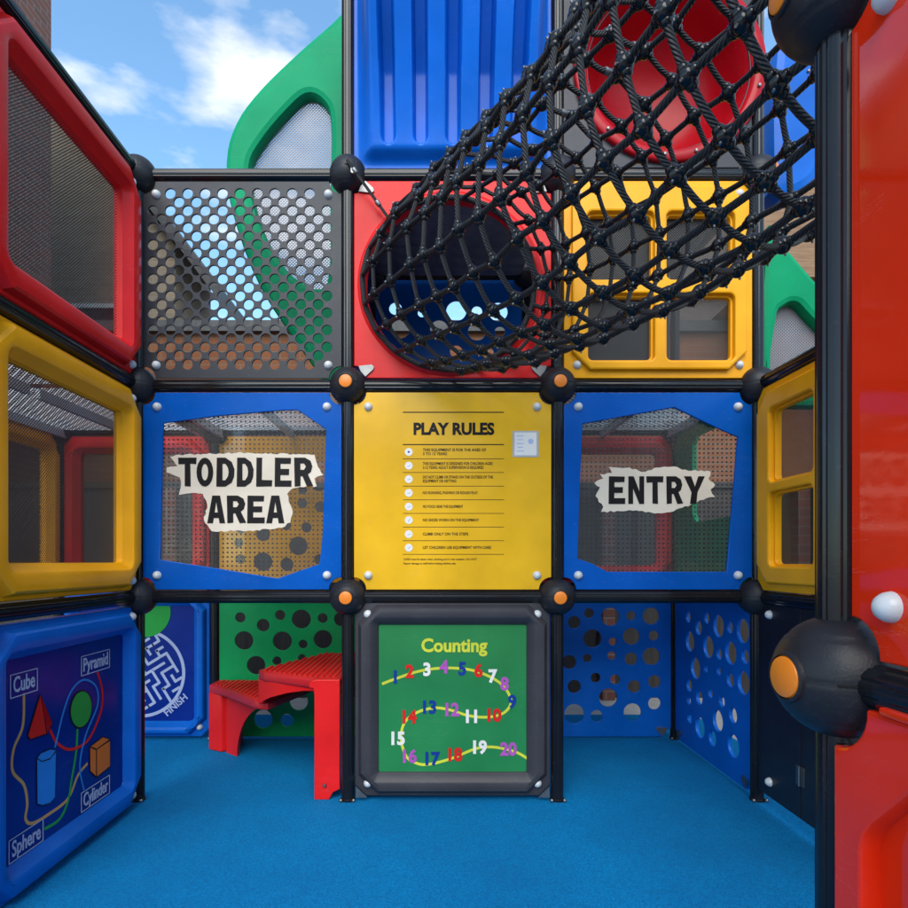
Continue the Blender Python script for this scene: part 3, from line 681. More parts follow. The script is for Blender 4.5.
cx, cz = cellc(X3, X4, 2); hwy = (X4-X3)/2-.030
def window_panel(hw, hh, wins, ridge=.045):
    """moulded panel: raised field with deep round-cornered openings"""
    fld = rrect(hw, hh, .05, cut=True)
    return plate(fld, [rrect(w_, h_, .022, cx=x, cy=z) for x, z, w_, h_ in wins], .030, .003, 0), plate(rrect(hw-.035, hh-.035, .085, cut=True), [rrect(w_+.010, h_+.010, .028, cx=x, cy=z) for x, z, w_, h_ in wins], .034, .009, .024)
Yp = YC-.03
def wrect(a, b, t_): p = px2loc(*a, t_, Yp); q = px2loc(*b, t_, Yp); return ((p[0]+q[0])/2, (p[1]+q[1])/2, abs(q[0]-p[0])/2, abs(p[1]-q[1])/2)
t = root('yellow_window_panel', (cx, YC, cz), 'yellow moulded panel with four mesh windows behind the rope net', 'panel')
wins = [wrect((589, 214), (652, 278), t), wrect((668, 214), (732, 278), t), wrect((589, 296), (652, 359), t), wrect((668, 296), (732, 359), t)]
a_, b_ = window_panel(hwy, HW, wins); put('back_sheet', a_, 'yellow', t); put('raised_frame', b_, 'yellow', t); bolts(t, hwy, HW, .014, .050)
for x, z, w_, h_ in wins: put('mesh_window', plate(rrect(w_+.008, h_+.008, .02), (), .003, 0, -.018), 'mesh', t, loc=(x, 0, z))
# right wall yellow four-window panel (faces -X)
t = side_panel('yellow_window_panel', YB, YC, 1, X4, 'yellow four window panel on the right wall beside the entry sign', 'panel', -PI/2)
wins = [(-.20, .185, .15, .155), (.17, .185, .15, .155), (-.20, -.19, .15, .155), (.17, -.19, .15, .155)]
a_, b_ = window_panel(HS, HW, wins); put('back_sheet', a_, 'yellow', t); put('raised_frame', b_, 'yellow', t); bolts(t, HW, HW, .014, .050)
for x, z, w_, h_ in wins: put('mesh_window', plate(rrect(w_+.008, h_+.008, .02), (), .003, 0, -.018), 'mesh', t, loc=(x, 0, z))
# black hinged door, right wall bottom
t = side_panel('hinged_door', YB, YC, 0, X4, 'black sheet door with small steel hinges at lower right', 'door', -PI/2)
put('leaf', plate([(-HS, -.42), (-HS, .455), (-.17, .455), (-.17, -.42)], (), .014, .002, .004), 'black_door', t)
put('leaf', plate([(-.164, -.42), (-.164, .455), (HS, .455), (HS, -.42)], (), .014, .002, .004), 'black_door', t)
for z in (-.24, .30):
    h = put('hinge', box(-.195, -.172, -.016, -.0112, z-.04, z+.04, .001), 'steel', t); put('hinge', box(-.160, -.137, -.016, -.0112, z-.04, z+.04, .001), 'steel', t)
    put('hinge_pin', lathe([(0, z-.042), (.005, z-.042), (.005, z+.042), (0, z+.042)], 12), 'steel', t, loc=(-.167, -.018, 0))
for x, z in ((-.40, .41), (-.40, -.35)): put('bolt', bolt_me, 'white', t, loc=(x, -.011, z), )

# --- top row: blue ribbed hood, grey panel with red tube
cx, cz = cellc(X2, X3, 3); hw = (X3-X2)/2-.030
t = root('ribbed_hood', (cx, YC, cz), 'bright blue ribbed hood bulging forward above the red opening', 'hood')
bm = bmesh.new(); NU, NV = 190, 90; G = []
gx = [-.300+.150*i for i in range(5)]
for j in range(NV+1):
    v = -HW+2*HW*j/NV; row = []
    for i in range(NU+1):
        u = -hw+2*hw*i/NU
        e = sstep(0, .085, hw-abs(u)-.015)*sstep(0, .055, v+HW-.012)
        b = .045+.40*sstep(-.55, .75, v)
        h = e*b
        vb = sstep(-HW+.085, -HW+.13, v)
        for g_ in gx:
            d = abs(u-g_*(1+.0*v)); wv = .037
            if v < -HW+.115: d = math.hypot(d, (v-(-HW+.115)))*1.0
            h -= .12*min(1, b/.17)*(1-sstep(wv*.62, wv*1.0, d))*e*sstep(.62, -.1, -v if 0 else v*.0)
        h = max(h, .010*e)
        row.append(bm.verts.new((u, -h-.006, v)))
    G.append(row)
for j in range(NV):
    for i in range(NU): bm.faces.new((G[j][i], G[j][i+1], G[j+1][i+1], G[j+1][i]))
put('shell', bm_mesh(bm, 60), 'blue_bright', t)
put('back_flange', plate(outline_cut(hw, HW, .062), (), .010, .002, -.002), 'blue_bright', t)

cx, cz = cellc(X3, X4, 3)
t = root('tube_opening', (cx, YC, cz), 'dark grey panel carrying a deep red round tube end with bolted flange', 'panel')
R = .43; c0 = px2loc(668, 70, t, YC)
put('sheet', plate(outline_cut(hwy, HW, .062), [circ(c0[0], c0[1]*1.0, .385, 64)], .014, .002, .004), 'grey', t)
prof = [(.455, .012), (.455, .030), (.448, .036), (.405, .036), (.398, .030), (.388, .010), (.372, -.03), (.368, -.08), (.35, -.16), (.30, -.24), (.20, -.30), (.08, -.325), (0, -.33)]
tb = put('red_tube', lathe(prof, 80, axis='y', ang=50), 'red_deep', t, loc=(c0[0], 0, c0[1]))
for k in range(18):
    a = 2*PI*(k+.3)/18; put('flange_bolt', fbolt_me, 'steel', tb, loc=(.427*math.cos(a), -.036, .427*math.sin(a)), rot=(PI/2, 0, 0))

# --- interior and back wall
def holepanel(name, xa, xb, Y, k, label, mat, circles, hh=HW, th=.016):
    cx, cz = cellc(xa, xb, k); hw = (xb-xa)/2-.028
    t = root(name, (cx, Y, cz), label, 'panel')
    hs = []
    for (px, py, r) in circles:
        x, z = U(px, py, Y); x -= cx; z -= cz; rr = r/F*Y
        if abs(x) < hw-rr-.01 and abs(z) < hh-rr-.01: hs.append(circ(x, z, rr, 28))
    put('sheet', plate(outline_cut(hw, hh, .05), hs, th, .002, 0), mat, t)
    return t
gc = [(457, 113, 21), (551, 145, 26), (621, 103, 21), (708, 120, 39), (796, 116, 20), (873, 120, 30), (472, 208, 38), (630, 210, 39), (715, 223, 18), (797, 203, 38), (522, 310, 38), (608, 292, 18), (711, 280, 16), (697, 458, 38), (551, 532, 38), (649, 537, 27), (795, 520, 28), (900, 205, 26), (905, 420, 36), (890, 540, 24), (440, 430, 22), (800, 350, 24), (420, 560, 20)]
t = holepanel('green_holed_panel', X1, X2, YD, 0, 'green panel with scattered round holes behind the red steps', 'green', [(x/4.127+130, y/4.127+590, r/4.127) for x, y, r in gc])
bc = [(40, 92, 18), (82, 66, 14), (143, 76, 26), (202, 73, 13), (259, 74, 24), (92, 138, 26), (150, 147, 11), (203, 132, 24), (267, 130, 14), (26, 205, 20), (77, 194, 12), (147, 187, 12), (202, 196, 18), (260, 189, 25), (40, 275, 19), (101, 250, 14), (157, 255, 14), (211, 275, 18), (269, 261, 18), (137, 307, 26), (269, 323, 18), (40, 353, 28), (104, 359, 17), (206, 348, 25)]
t = holepanel('blue_holed_panel', X3, X4, YD, 0, 'blue back panel with round holes right of the counting board', 'blue', [(x/2.855+560, y/2.855+590, r/2.855) for x, y, r in bc])
bracketset(t, (X4-X3)/2-.028, HW, ((1, -1), (-1, -1), (1, 1)), .010)
sc_ = [(370, 77, 16), (400, 108, 20), (423, 80, 16), (457, 103, 31), (490, 107, 17), (527, 117, 34), (375, 147, 28), (428, 163, 31), (459, 183, 16), (492, 180, 32), (534, 190, 20), (391, 223, 30), (421, 225, 11), (458, 231, 13), (491, 257, 20), (529, 265, 33), (373, 272, 18), (434, 295, 14), (467, 318, 16), (402, 307, 20), (372, 316, 12), (455, 373, 30), (499, 358, 22), (538, 358, 22), (374, 366, 14), (404, 392, 29), (440, 423, 22), (500, 445, 32), (540, 440, 22)]
t = root('blue_holed_panel', (X4, (YC+YD)/2, .48), 'blue side panel with round holes running from the corner toward the black door', 'panel', rz=-PI/2)
hs = []
for px, py, r in sc_:
    y, z = W(px/2.855+560, py/2.855+590, X4); u = -(y-t.location.y); v = z-t.location.z; rr = r/2.855/F*y*1.02
    if abs(u) < .455-rr and abs(v) < .45-rr: hs.append(circ(u, v, rr, 26))
put('sheet', plate(outline_cut(.468, .462, .05), hs, .020, .003, 0), 'blue', t); bracketset(t, .468, .462, ((-1, -1), (1, -1)), .012)
yc = [(450, 695, 20), (457, 768, 22), (560, 655, 32), (560, 780, 42), (665, 615, 22), (757, 624, 23), (720, 708, 42), (668, 792, 30), (738, 515, 22), (740, 455, 20), (820, 340, 20), (815, 425, 35), (820, 530, 25), (815, 770, 24), (460, 630, 22), (860, 650, 30), (900, 500, 30), (900, 760, 30), (480, 470, 24), (560, 380, 34), (650, 450, 26), (560, 520, 22), (880, 320, 26), (680, 330, 22), (470, 340, 26)]
holepanel('yellow_holed_panel', X1, X2, YD, 1, 'yellow rear panel with round holes seen through the toddler window', 'yellow', [(x/4.54+140, y/4.54+390, r/4.54) for x, y, r in yc])
frb = moulded_frame(HW, HW, .11)
def rear_frame(x, y, k, mat, label, rz=0, mm='mesh', hw=HW):
    t = root('mesh_frame_panel', (x, y, (ZR[k]+ZR[k+1])/2), label, 'panel', rz=rz)
    m_ = frb.copy(); m_.materials.clear(); put('frame', m_, mat, t); put('mesh_window', me, mm, t); return t
rear_frame((X0+X1)/2, YD, 1, 'red', 'rear red frame with mesh seen through the left yellow mesh frame')
rear_frame((X3+X4)/2, YD, 1, 'red', 'rear red frame with dark mesh seen through the entry window')
rear_frame(X0, (YC+YD)/2, 1, 'yellow', 'outer yellow frame with mesh seen through the left mesh, farther bay', rz=PI/2)
rear_frame(X0, (YB+YC)/2, 1, 'yellow', 'outer yellow frame with mesh seen through the left mesh, nearer bay', rz=PI/2)
# green panel behind entry window (side wall)
t = root('green_side_panel', (X4, (YC+YD)/2, (ZR[1]+ZR[2])/2), 'green panel with an upper opening seen through the entry window', 'panel', rz=-PI/2)
put('sheet', plate(outline_cut(HW, HW, .05), [[(-.20, .36), (-.20, -.05), (-.16, -.10), (.36, -.10), (.38, -.06), (.38, .36), (.34, .40), (-.16, .40)]], .03, .005, 0), 'green_deep', t)
# maze panel
cx, cz = cellc(X0, X1, 0)
t = root('maze_panel', (cx, YD, cz), 'blue framed panel with a round white maze behind the shapes panel', 'panel')
mf = moulded_frame(HW, HW, .10); put('frame', mf, 'blue', t); bolts(t, HW, HW, .010, .05)
pst = put('poster', plate(rrect(.372, .372, .02), (), .006, 0, -.002), 'navy', t)
cvm = lambda px, py: px2loc(px, py, t, YD)
mc = cvm(141, 673); MR = .285
put('maze_ring', plate(circ(*mc, MR, 64), [circ(*mc, MR-.020, 64)], .0012, 0, .0024), 'print_pale', pst)
rr_ = random.Random(4); cell = .046; cells = {}
N_ = 7
vis = {(0, 0)}; stack = [(0, 0)]; openw = set()
inside = lambda i, j: math.hypot(i*cell, j*cell) < MR-.012
while stack:
    i, j = stack[-1]; nb = [(i+a, j+b) for a, b in ((1, 0), (-1, 0), (0, 1), (0, -1)) if (i+a, j+b) not in vis and inside(i+a, j+b)]
    if not nb: stack.pop(); continue
    n_ = rr_.choice(nb); openw.add(frozenset(((i, j), n_))); vis.add(n_); stack.append(n_)
ca, sa = math.cos(.55), math.sin(.55); wn = 0
for i in range(-N_, N_+1):
    for j in range(-N_, N_+1):
        for a, b in ((1, 0), (0, 1)):
            if (i, j) in vis and (i+a, j+b) in vis and frozenset(((i, j), (i+a, j+b))) not in openw:
                mx, mz = (i+a/2)*cell, (j+b/2)*cell
                L_ = cell/2+.005; hwx, hwz = (.0085, L_) if a else (L_, .0085)
                P = [(mx-hwx, mz-hwz), (mx+hwx, mz-hwz), (mx+hwx, mz+hwz), (mx-hwx, mz+hwz)]
                P = [(mc[0]+x*ca-z*sa, mc[1]+x*sa+z*ca) for x, z in P]
                if wn < 97: put('maze_wall', plate(P, (), .0012, 0, .0024+.00012*(wn % 9)), 'print_pale', pst); wn += 1
q = cvm(176, 705); put('word', text('FINISH', .062, .0026, off=.0012), 'print_pale', pst, loc=(q[0], 0, q[1]), rot=(0, -.72, 0))
q = cvm(146, 612); put('printed_disc', plate(circ(0, 0, .16, 40), (), .0012, 0, .0046), 'print_green', pst, loc=(q[0]+0, 0, q[1]))

# decks
def deck(xa, xb, y0, y1, z, label):
    t = root('deck', ((xa+xb)/2, (y0+y1)/2, z), label, 'deck')
    w_, h_ = (xb-xa)/2-.035, (y1-y0)/2-.035
    bm = bmesh.new()
    for zz in (-.001, ): bmesh.ops.create_grid(bm, x_segments=1, y_segments=1, size=1)
    for v in bm.verts: v.co = (v.co.x*w_, v.co.y*h_, 0)
    put('sheet', bm_mesh(bm), 'deck', t)
    for s in (-1, 0, 1): put('joist', box(s*(w_-.02)-.012, s*(w_-.02)+.012, -h_, h_, -.05, -.003), 'grey_light', t)
    r_ = random.Random(int(xa*100)); holes = []
    return t
for (a, b, lab) in ((X0, X1, 'perforated grey deck above the left bay'), (X1, X2, 'perforated grey deck above the toddler bay'), (X2, X3, 'perforated grey deck behind the rules board'), (X3, X4, 'perforated grey deck above the entry bay')):
    deck(a, b, YC, YD, ZR[2], lab)
deck(X0, X1, YB, YC, ZR[2], 'perforated grey deck just left of the yellow mesh frame')
t = root('ceiling_sheet', ((X3+X4)/2, (YC+YD)/2, ZR[3]-.02), 'dark ceiling sheet above the yellow window panel', 'ceiling')  # solid sheet added to hide the sky and keep the mesh windows dark
put('sheet', box(-.44, .44, -.46, .46, 0, .014), 'grey', t)
put('edge_strip', box(-.44, .44, -.462, -.44, -.03, -.002), 'grey', t)
# dark padded ceiling above the tunnel mouth, rear blue panel with holes
t = root('padded_ceiling', ((X2+X3)/2, (YC+YD)/2, ZR[3]-.02), 'dark quilted ceiling seen through the round opening', 'ceiling')
bm = bmesh.new(); n_ = 60; Gd = [[bm.verts.new((-.46+.92*i/n_, -.46+.92*j/n_, -.018*abs(math.sin(i*PI/7.5)*math.sin(j*PI/7.5)))) for i in range(n_+1)] for j in range(n_+1)]
for j in range(n_):
    for i in range(n_): bm.faces.new((Gd[j][i], Gd[j][i+1], Gd[j+1][i+1], Gd[j+1][i]))
put('pad', bm_mesh(bm, 80), 'pad_grey', t); put('backing', box(-.46, .46, -.46, .46, .002, .015), 'grey', t)
z_ = 3.783
hc = [(210, 563, 24), (310, 580, 16), (440, 572, 38), (518, 573, 20), (598, 575, 36), (228, 640, 36), (375, 640, 34), (518, 650, 34), (605, 650, 20), (440, 725, 24), (560, 730, 22), (650, 720, 16)]
t = holepanel('blue_holed_panel', X2, X3, YD, 2, 'blue rear panel with round holes seen through the net opening', 'blue', [(x/z_+340, y/z_+160, r/z_) for x, y, r in hc])
# tower side walls
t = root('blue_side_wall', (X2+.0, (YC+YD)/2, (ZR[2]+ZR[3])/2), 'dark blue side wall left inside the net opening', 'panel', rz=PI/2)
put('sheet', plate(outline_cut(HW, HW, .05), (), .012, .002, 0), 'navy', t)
t = root('dark_rear_panel', ((X3+X4)/2, YD, (ZR[2]+ZR[3])/2), 'dark rear panel behind the yellow window panel', 'panel')
put('sheet', plate(outline_cut(.44, HW, .05), [circ(-.25, -.28, .05), circ(-.02, -.33, .04)], .012, .002, 0), 'grey', t)

# --- green wings, blue bubble
def wing(name, label, outer, opening, Y, mat, mm, cat='panel', th=.10, bev=.03):
    po = [U(*p, Y) for p in outer]; cx = sum(p[0] for p in po)/len(po); z0 = min(p[1] for p in po)
    t = root(name, (cx, Y, z0), label, cat)
    sm = lambda P, s=4: [(p.x, p.y) for p in smoothpath([(x-cx, z-z0, 0) for x, z in P], s, True)]
    po_ = sm(po) ; ho = [sm([U(*p, Y) for p in opening])] if opening else []
    put('shell', plate(po_, ho, th, bev, 0), mat, t)
    if opening:
        q = sm([U(*p, Y) for p in opening]); mx = sum(a for a, b in q)/len(q); mz = sum(b for a, b in q)/len(q)
        put('mesh_window', plate([(mx+(a-mx)*1.05, mz+(b-mz)*1.05) for a, b in q], (), .003, 0, -.02), mm, t)
    return t
wing('green_wing', 'bright green rounded wing with a mesh opening left of the blue hood', [(350, 12), (332, 30), (300, 58), (262, 95), (238, 128), (228, 165), (234, 215), (262, 290), (312, 365), (352, 425), (356, 425), (356, 12)], [(332, 128), (324, 106), (308, 100), (288, 117), (264, 146), (252, 172), (258, 215), (276, 255), (300, 283), (328, 285), (331, 200)], 3.25, 'green_deep', 'mesh_light')
wing('green_wing', 'dark green sloping wing with a pale mesh opening at right beside the near post', [(764, 236), (781, 250), (800, 272), (832, 308), (870, 350), (872, 396), (764, 396)], [(773, 386), (773, 322), (780, 309), (792, 306), (806, 320), (850, 368), (850, 386)], 3.3, 'green_deep', 'mesh_light')
t = wing('blue_bubble_panel', 'blue bubble shaped shell with bolts behind the net at upper right', [(766, 66), (784, 60), (800, 55), (811, 62), (815, 90), (815, 140), (806, 190), (766, 196)], None, 3.5, 'blue', None, th=.22, bev=.05)
for px, py in ((797, 62), (807, 73)):
    x, z = U(px, py, 3.4); put('bolt', fbolt_me, 'steel', t, loc=(x-t.location.x, -.11, z-t.location.z), rot=(PI/2, 0, 0))

# --- near right red panels
t = root('glossy_red_panel', (NX, YA-.5, (ZR[1]+ZR[2])/2), 'tall glossy red panel at the right edge above the large ball joint', 'panel', rz=-PI/2)
hw = .470; hh = .468
P = []
for (sx, sy, a0) in ((1, 1, 270), (-1, 1, 0), (-1, -1, 90), (1, -1, 180)):
    for k in range(9):
        a = math.radians(a0-90*k/8); P.append((sx*hw+.055*math.cos(a), sy*hh+.055*math.sin(a)))
put('sheet', plate(P, (), .014, .003, -.004), 'red_gloss', t)
for sx in (-1, 1):
    for sz in (-1, 1): put('bolt', bolt_me, 'white', t, loc=(sx*.394, -.003, sz*.394))
t = root('lower_red_panel', (NX, YA-.5, .475), 'moulded red panel with a recessed field below the near ball joint', 'panel', rz=-PI/2)
hh = .465
P = []
for (sx, sy, a0, R_) in ((1, 1, 270, .065), (-1, 1, 0, .065), (-1, -1, 90, .03), (1, -1, 180, .03)):
    for k in range(9):
        a = math.radians(a0-90*k/8); P.append((sx*hw+R_*math.cos(a), sy*hh+R_*math.sin(a)))
fieldp = [(-.415, -.38), (-.415, .28), (-.409, .30), (-.395, .32), (-.31, .405), (.31, .405), (.395, .32), (.409, .30), (.415, .28), (.415, -.38)]
put('frame', plate(P, [fieldp], .034, .005, .011), 'red_gloss', t)
put('recessed_field', plate([(x*1.02, z*1.02) for x, z in fieldp], (), .01, 0, -.006), 'red_gloss', t)
put('top_lip', box(-.375, .375, -.034, .015, hh+.001, hh+.012, .004), 'red_gloss', t)

# --- red steps
t = root('red_steps', (-.95, 3.3, 0), 'red moulded two step unit with grooved treads under the toddler sign', 'steps')
def prism(pts, z0, z1, bev=.0):
    bm = bmesh.new(); a = [bm.verts.new((x+.95, y-3.3, z0)) for x, y in pts]; b = [bm.verts.new((x+.95, y-3.3, z1)) for x, y in pts]
    n = len(pts); bm.faces.new(a[::-1]); bm.faces.new(b)
    for i in range(n): bm.faces.new((a[i], a[(i+1) % n], b[(i+1) % n], b[i]))
    if bev: bmesh.ops.bevel(bm, geom=list(bm.edges), offset=bev, segments=3, affect='EDGES', profile=.5)
    return bm_mesh(bm, 40)
low = [(-1.385, 3.66), (-1.20, 3.50), (-.98, 3.24), (-.90, 3.20), (-.72, 3.80), (-1.385, 3.82)]
upp = [(-.95, 3.20), (-.90, 3.12), (-.60, 2.94), (-.475, 2.94), (-.475, 3.78), (-.70, 3.80)]
put('lower_tread', prism(low, .345, .392, .012), 'red_tread', t)
put('upper_tread', prism(upp, .515, .565, .014), 'red_tread', t)
put('riser', prism([(-.955, 3.215), (-.915, 3.205), (-.715, 3.79), (-.76, 3.79)], .380, .525, .006), 'red', t)
put('leg', prism([(-1.385, 3.655), (-1.29, 3.60), (-1.22, 3.66), (-1.22, 3.80), (-1.385, 3.80)], 0, .350, .012), 'red', t)
# arched brace to the right of the left leg
bm = bmesh.new(); A = []
for k in range(13):
    q = k/12; x = -1.225+.30*q**1.5 if 0 else -1.225+.28*(1-math.cos(q*PI/2)); z = .345*math.sin(q*PI/2) if 0 else .345*q
    x = -1.17+.27*(1-math.sqrt(max(0, 1-q*q)))
    A.append((x, z))
for (x, z) in A: pass
out = [(-1.26, 0)]+A+[(-1.26, .345)]
ysl = lambda x: 3.63-.85*max(0, x+1.29)
vf = [bm.verts.new((x+.95, ysl(x)-3.3, z)) for x, z in out]; vb = [bm.verts.new((x+.95, ysl(x)+.05-3.3, z)) for x, z in out]
n = len(out); bm.faces.new(vf); bm.faces.new(vb[::-1])
for i in range(n): bm.faces.new((vf[i], vf[(i+1) % n], vb[(i+1) % n], vb[i]))
put('brace', bm_mesh(bm), 'red', t)
bm = bmesh.new()                                                     # swept apron under the upper tread
ap = [(-.93, 3.16, .40, .52), (-.86, 3.10, .44, .52), (-.76, 3.045, .475, .52), (-.66, 2.99, .498, .52), (-.60, 2.955, .505, .52)]
pr = None
for (x, y, z0, z1) in ap:
    cur = [bm.verts.new((x+.95, y-3.3, z0)), bm.verts.new((x+.95, y-3.3, z1)), bm.verts.new((x+.95, y+.06-3.3, z1)), bm.verts.new((x+.95, y+.06-3.3, z0))]
    if pr:
        for i in range(4): bm.faces.new((pr[i], pr[(i+1) % 4], cur[(i+1) % 4], cur[i]))
    else: bm.faces.new(cur)
    pr = cur
bm.faces.new(pr[::-1]); put('apron', bm_mesh(bm), 'red', t)
lp = [(-.590, 0), (-.590, .50), (-.595, .53), (-.615, .535), (-.615, .555), (-.60, .568), (-.575, .572), (-.468, .572), (-.468, .05), (-.50, .035), (-.52, 0)]
legp = plate([(x+.95, z) for x, z in lp], (), .035, .004, 0); put('leg', legp, 'red', t, loc=(0, -.395, 0))
put('bolt', fbolt_me, 'steel', t, loc=(.41, -.413, .07), rot=(PI/2, 0, 0))
def grooves(poly_, z, n, dx):
    """raised tread bars clipped to the tread outline"""
    bars = []
    xs = [p[0] for p in poly_]; x = min(xs)+.05
    def span(x):
        ys = []
        for i in range(len(poly_)):
            (xa, ya), (xb, yb) = poly_[i], poly_[(i+1) % len(poly_)]
            if (xa-x)*(xb-x) < 0: ys.append(ya+(yb-ya)*(x-xa)/(xb-xa))
        return (min(ys), max(ys)) if len(ys) >= 2 else None
    bm = bmesh.new()
    while x < max(xs)-.03:
        s_ = span(x)
        if s_ and s_[1]-s_[0] > .12:
            y = s_[0]+.035
            while y < s_[1]-.05:
                r = bmesh.ops.create_cube(bm, size=1); 
                for v in r['verts']: v.co = (x+.95+v.co.x*.012, y+.014-3.3+v.co.y*.024, z+.003+v.co.z*.008)
                y += .036
        x += dx
    return bm_mesh(bm)
put('tread_grip', grooves(low, .392, 0, .030), 'red', t); put('tread_grip', grooves(upp, .565, 0, .030), 'red', t)

# ------------------------------------------------------------------ rope net tunnel
P0 = Vector((.050, YC-.045, 2.440)); P1 = Vector((NX+.50, YA+.03, 2.50))
def axis(q):
    p = P0.lerp(P1, q); p.z -= .47*q*(1-q); p.x += .03*math.sin(PI*q); return p
NL, NR = 19, 18; RN = .405
def frame(q):
    d = (axis(min(1, q+.01))-axis(max(0, q-.01))).normalized()
    d = d.lerp(Vector((0, -1, 0)), 1-min(1, q/.16)).normalized() if q < .16 else d
    d = d.lerp(Vector((0, -1, 0)), 1-min(1, (1-q)/.16)).normalized() if q > .84 else d
    s = d.cross(Vector((0, 0, 1))).normalized(); return s, s.cross(d).normalized()
nr = random.Random(11)
jit = {}
def npt(i, k):
    """net crossing: ring i (may be fractional), rope k"""
    q = i/NR; s, u = frame(q)
    a = 2*PI*(k+.25)/NL
    def J(ii, kk):
        if (ii, kk) not in jit: jit[(ii, kk)] = (nr.uniform(-.008, .008), nr.uniform(-.018, .018), nr.uniform(-.006, .006))
        return jit[(ii, kk)]
    kk = int(round(k)) % NL; i0 = int(math.floor(i)); f = i-i0
    j0, j1 = J(i0, kk), J(min(NR, i0+1), kk)
    jr = j0[0]*(1-f)+j1[0]*f; ja = j0[1]*(1-f)+j1[1]*f
    e = 0 if q in (0, 1) else 1
    R_ = RN*(1+.02*math.sin(PI*q))+jr*e; a += ja*e
    sag = -.03*math.sin(PI*q)*(1 if math.sin(a) < 0 else .3)
    return axis(q)+s*(R_*math.cos(a))+u*(R_*math.sin(a)*(1.0))+Vector((0, 0, sag))
net = root('rope_net_tunnel', (P0.x, P0.y, P0.z), 'black rope net tunnel stretching from the red round opening to upper right', 'climbing net')
off = -Vector(net.location)
RR = .0086
for k in range(NL):
    base = [npt(i, k) for i in range(NR+1)]
    put('long_rope', tube([p+off for p in smoothpath(base, 6)], RR*1.12, 10), 'rope', net)
for i in range(NR+1):
    ctrl = []
    for k in range(NL):
        p = npt(i, k); p2 = npt(i, (k+1) % NL); ctrl.append(p)
        mid = (p+p2)/2; c = axis(i/NR); out_ = (mid-c).normalized()
        ctrl.append(mid+out_*.002+Vector((0, 0, -.006 if 0 < i < NR else 0)))
    put('ring_rope', tube([p+off for p in smoothpath(ctrl, 4, True)], RR*(1.5 if i in (0, NR) else 1.0), 10, closed=True), 'rope', net)
def knotmesh():
    bm = bmesh.new(); bmesh.ops.create_uvsphere(bm, u_segments=16, v_segments=10, radius=.0200)
    for v in bm.verts: v.co.z *= 1.0
    for s in (-1, 1):
        r = bmesh.ops.create_uvsphere(bm, u_segments=12, v_segments=8, radius=.0125)
        for v in r['verts']: v.co.x += s*.016
        r = bmesh.ops.create_uvsphere(bm, u_segments=12, v_segments=8, radius=.0125)
        for v in r['verts']: v.co.y += s*.016
    fs = set(bm.faces)
    r = bmesh.ops.create_cone(bm, cap_ends=True, segments=10, radius1=.0035, radius2=.0025, depth=.005)
    for v in r['verts']: v.co.z += .0225
    for f in bm.faces:
        if f not in fs: f.material_index = 1
    me_ = bpy.data.meshes.new('knot'); bm.to_mesh(me_); bm.free(); me_.materials.append(M['black']); me_.materials.append(M['steel']); return finish(me_, 50)
kme = knotmesh(); kme.transform(Matrix.Scale(1.12, 4))
def knot_matrix(i, k):
    p = npt(i, k)+off; o_ = (npt(i, k)-axis(i/NR)).normalized(); d = (npt(min(NR, i+.2), k)-npt(max(0, i-.2), k)).normalized()
    y = o_.cross(d).normalized(); x = y.cross(o_)
    m_ = Matrix((x, y, o_)).transposed().to_4x4(); m_.translation = p; return m_
allk = sorted(((i, k) for i in range(1, NR) for k in range(NL)), key=lambda ik: (npt(*ik)-Vector((0, 0, H))).length)
def seen(ik):
    p = npt(*ik); x = VX+p.x/p.y*F; y = VY-(p.z-H)/p.y*F; return -5 < x < 822 and -5 < y
vis_k = [ik for ik in allk if seen(ik)][:100]; rest = [ik for ik in allk if ik not in set(vis_k)]
for ik in vis_k:
    o = put('rope_clamp', kme, None, net); o.matrix_local = knot_matrix(*ik)
bm = bmesh.new()
for ik in rest: 
    n0 = len(bm.verts); bm.from_mesh(kme); bm.verts.ensure_lookup_table()
    bmesh.ops.transform(bm, matrix=knot_matrix(*ik), verts=bm.verts[n0:])
me_ = bpy.data.meshes.new('m'); bm.to_mesh(me_); bm.free(); finish(me_, 50)
me_.materials.append(M['black']); me_.materials.append(M['steel']); put('rope_clamps', me_, None, net, kind='stuff')
fer = lathe([(0, -.012), (.0105, -.012), (.0115, -.010), (.0115, .010), (.0105, .012), (0, .012)], 20)
for (i, k) in ((5, 5), (6, 5), (7, 5), (8, 5), (9, 5), (10, 5), (6, 6), (8, 4)):
    p = npt(i, k); p2 = npt(i, k-1); c = p.lerp(p2, .3); d = (p2-p)
    o = put('ferrule', fer, 'steel', net); o.location = c+off; o.rotation_euler = d.to_track_quat('Z', 'Y').to_euler()
# anchor cable to the ball joint
a = Vector((X2+.01, YC-.10, ZR[3]+.01)); b = npt(0, 5.9)
b = P0+Vector((RN*math.cos(math.radians(133)), 0, RN*math.sin(math.radians(133))))
put('anchor_cable', tube([a+off, a.lerp(b, .5)+off, b+off], .007, 10), 'rope', net)
for q in (.18, .72):
    o = put('ferrule', fer, 'steel', net); o.location = a.lerp(b, q)+off; o.rotation_euler = (b-a).to_track_quat('Z', 'Y').to_euler()
put('anchor_clip', plate([(-.003, 0), (.004, .002), (.008, -.034), (-.003, -.028)], (), .003, 0, 0), 'steel', net, loc=a.lerp(b, .1)+off)

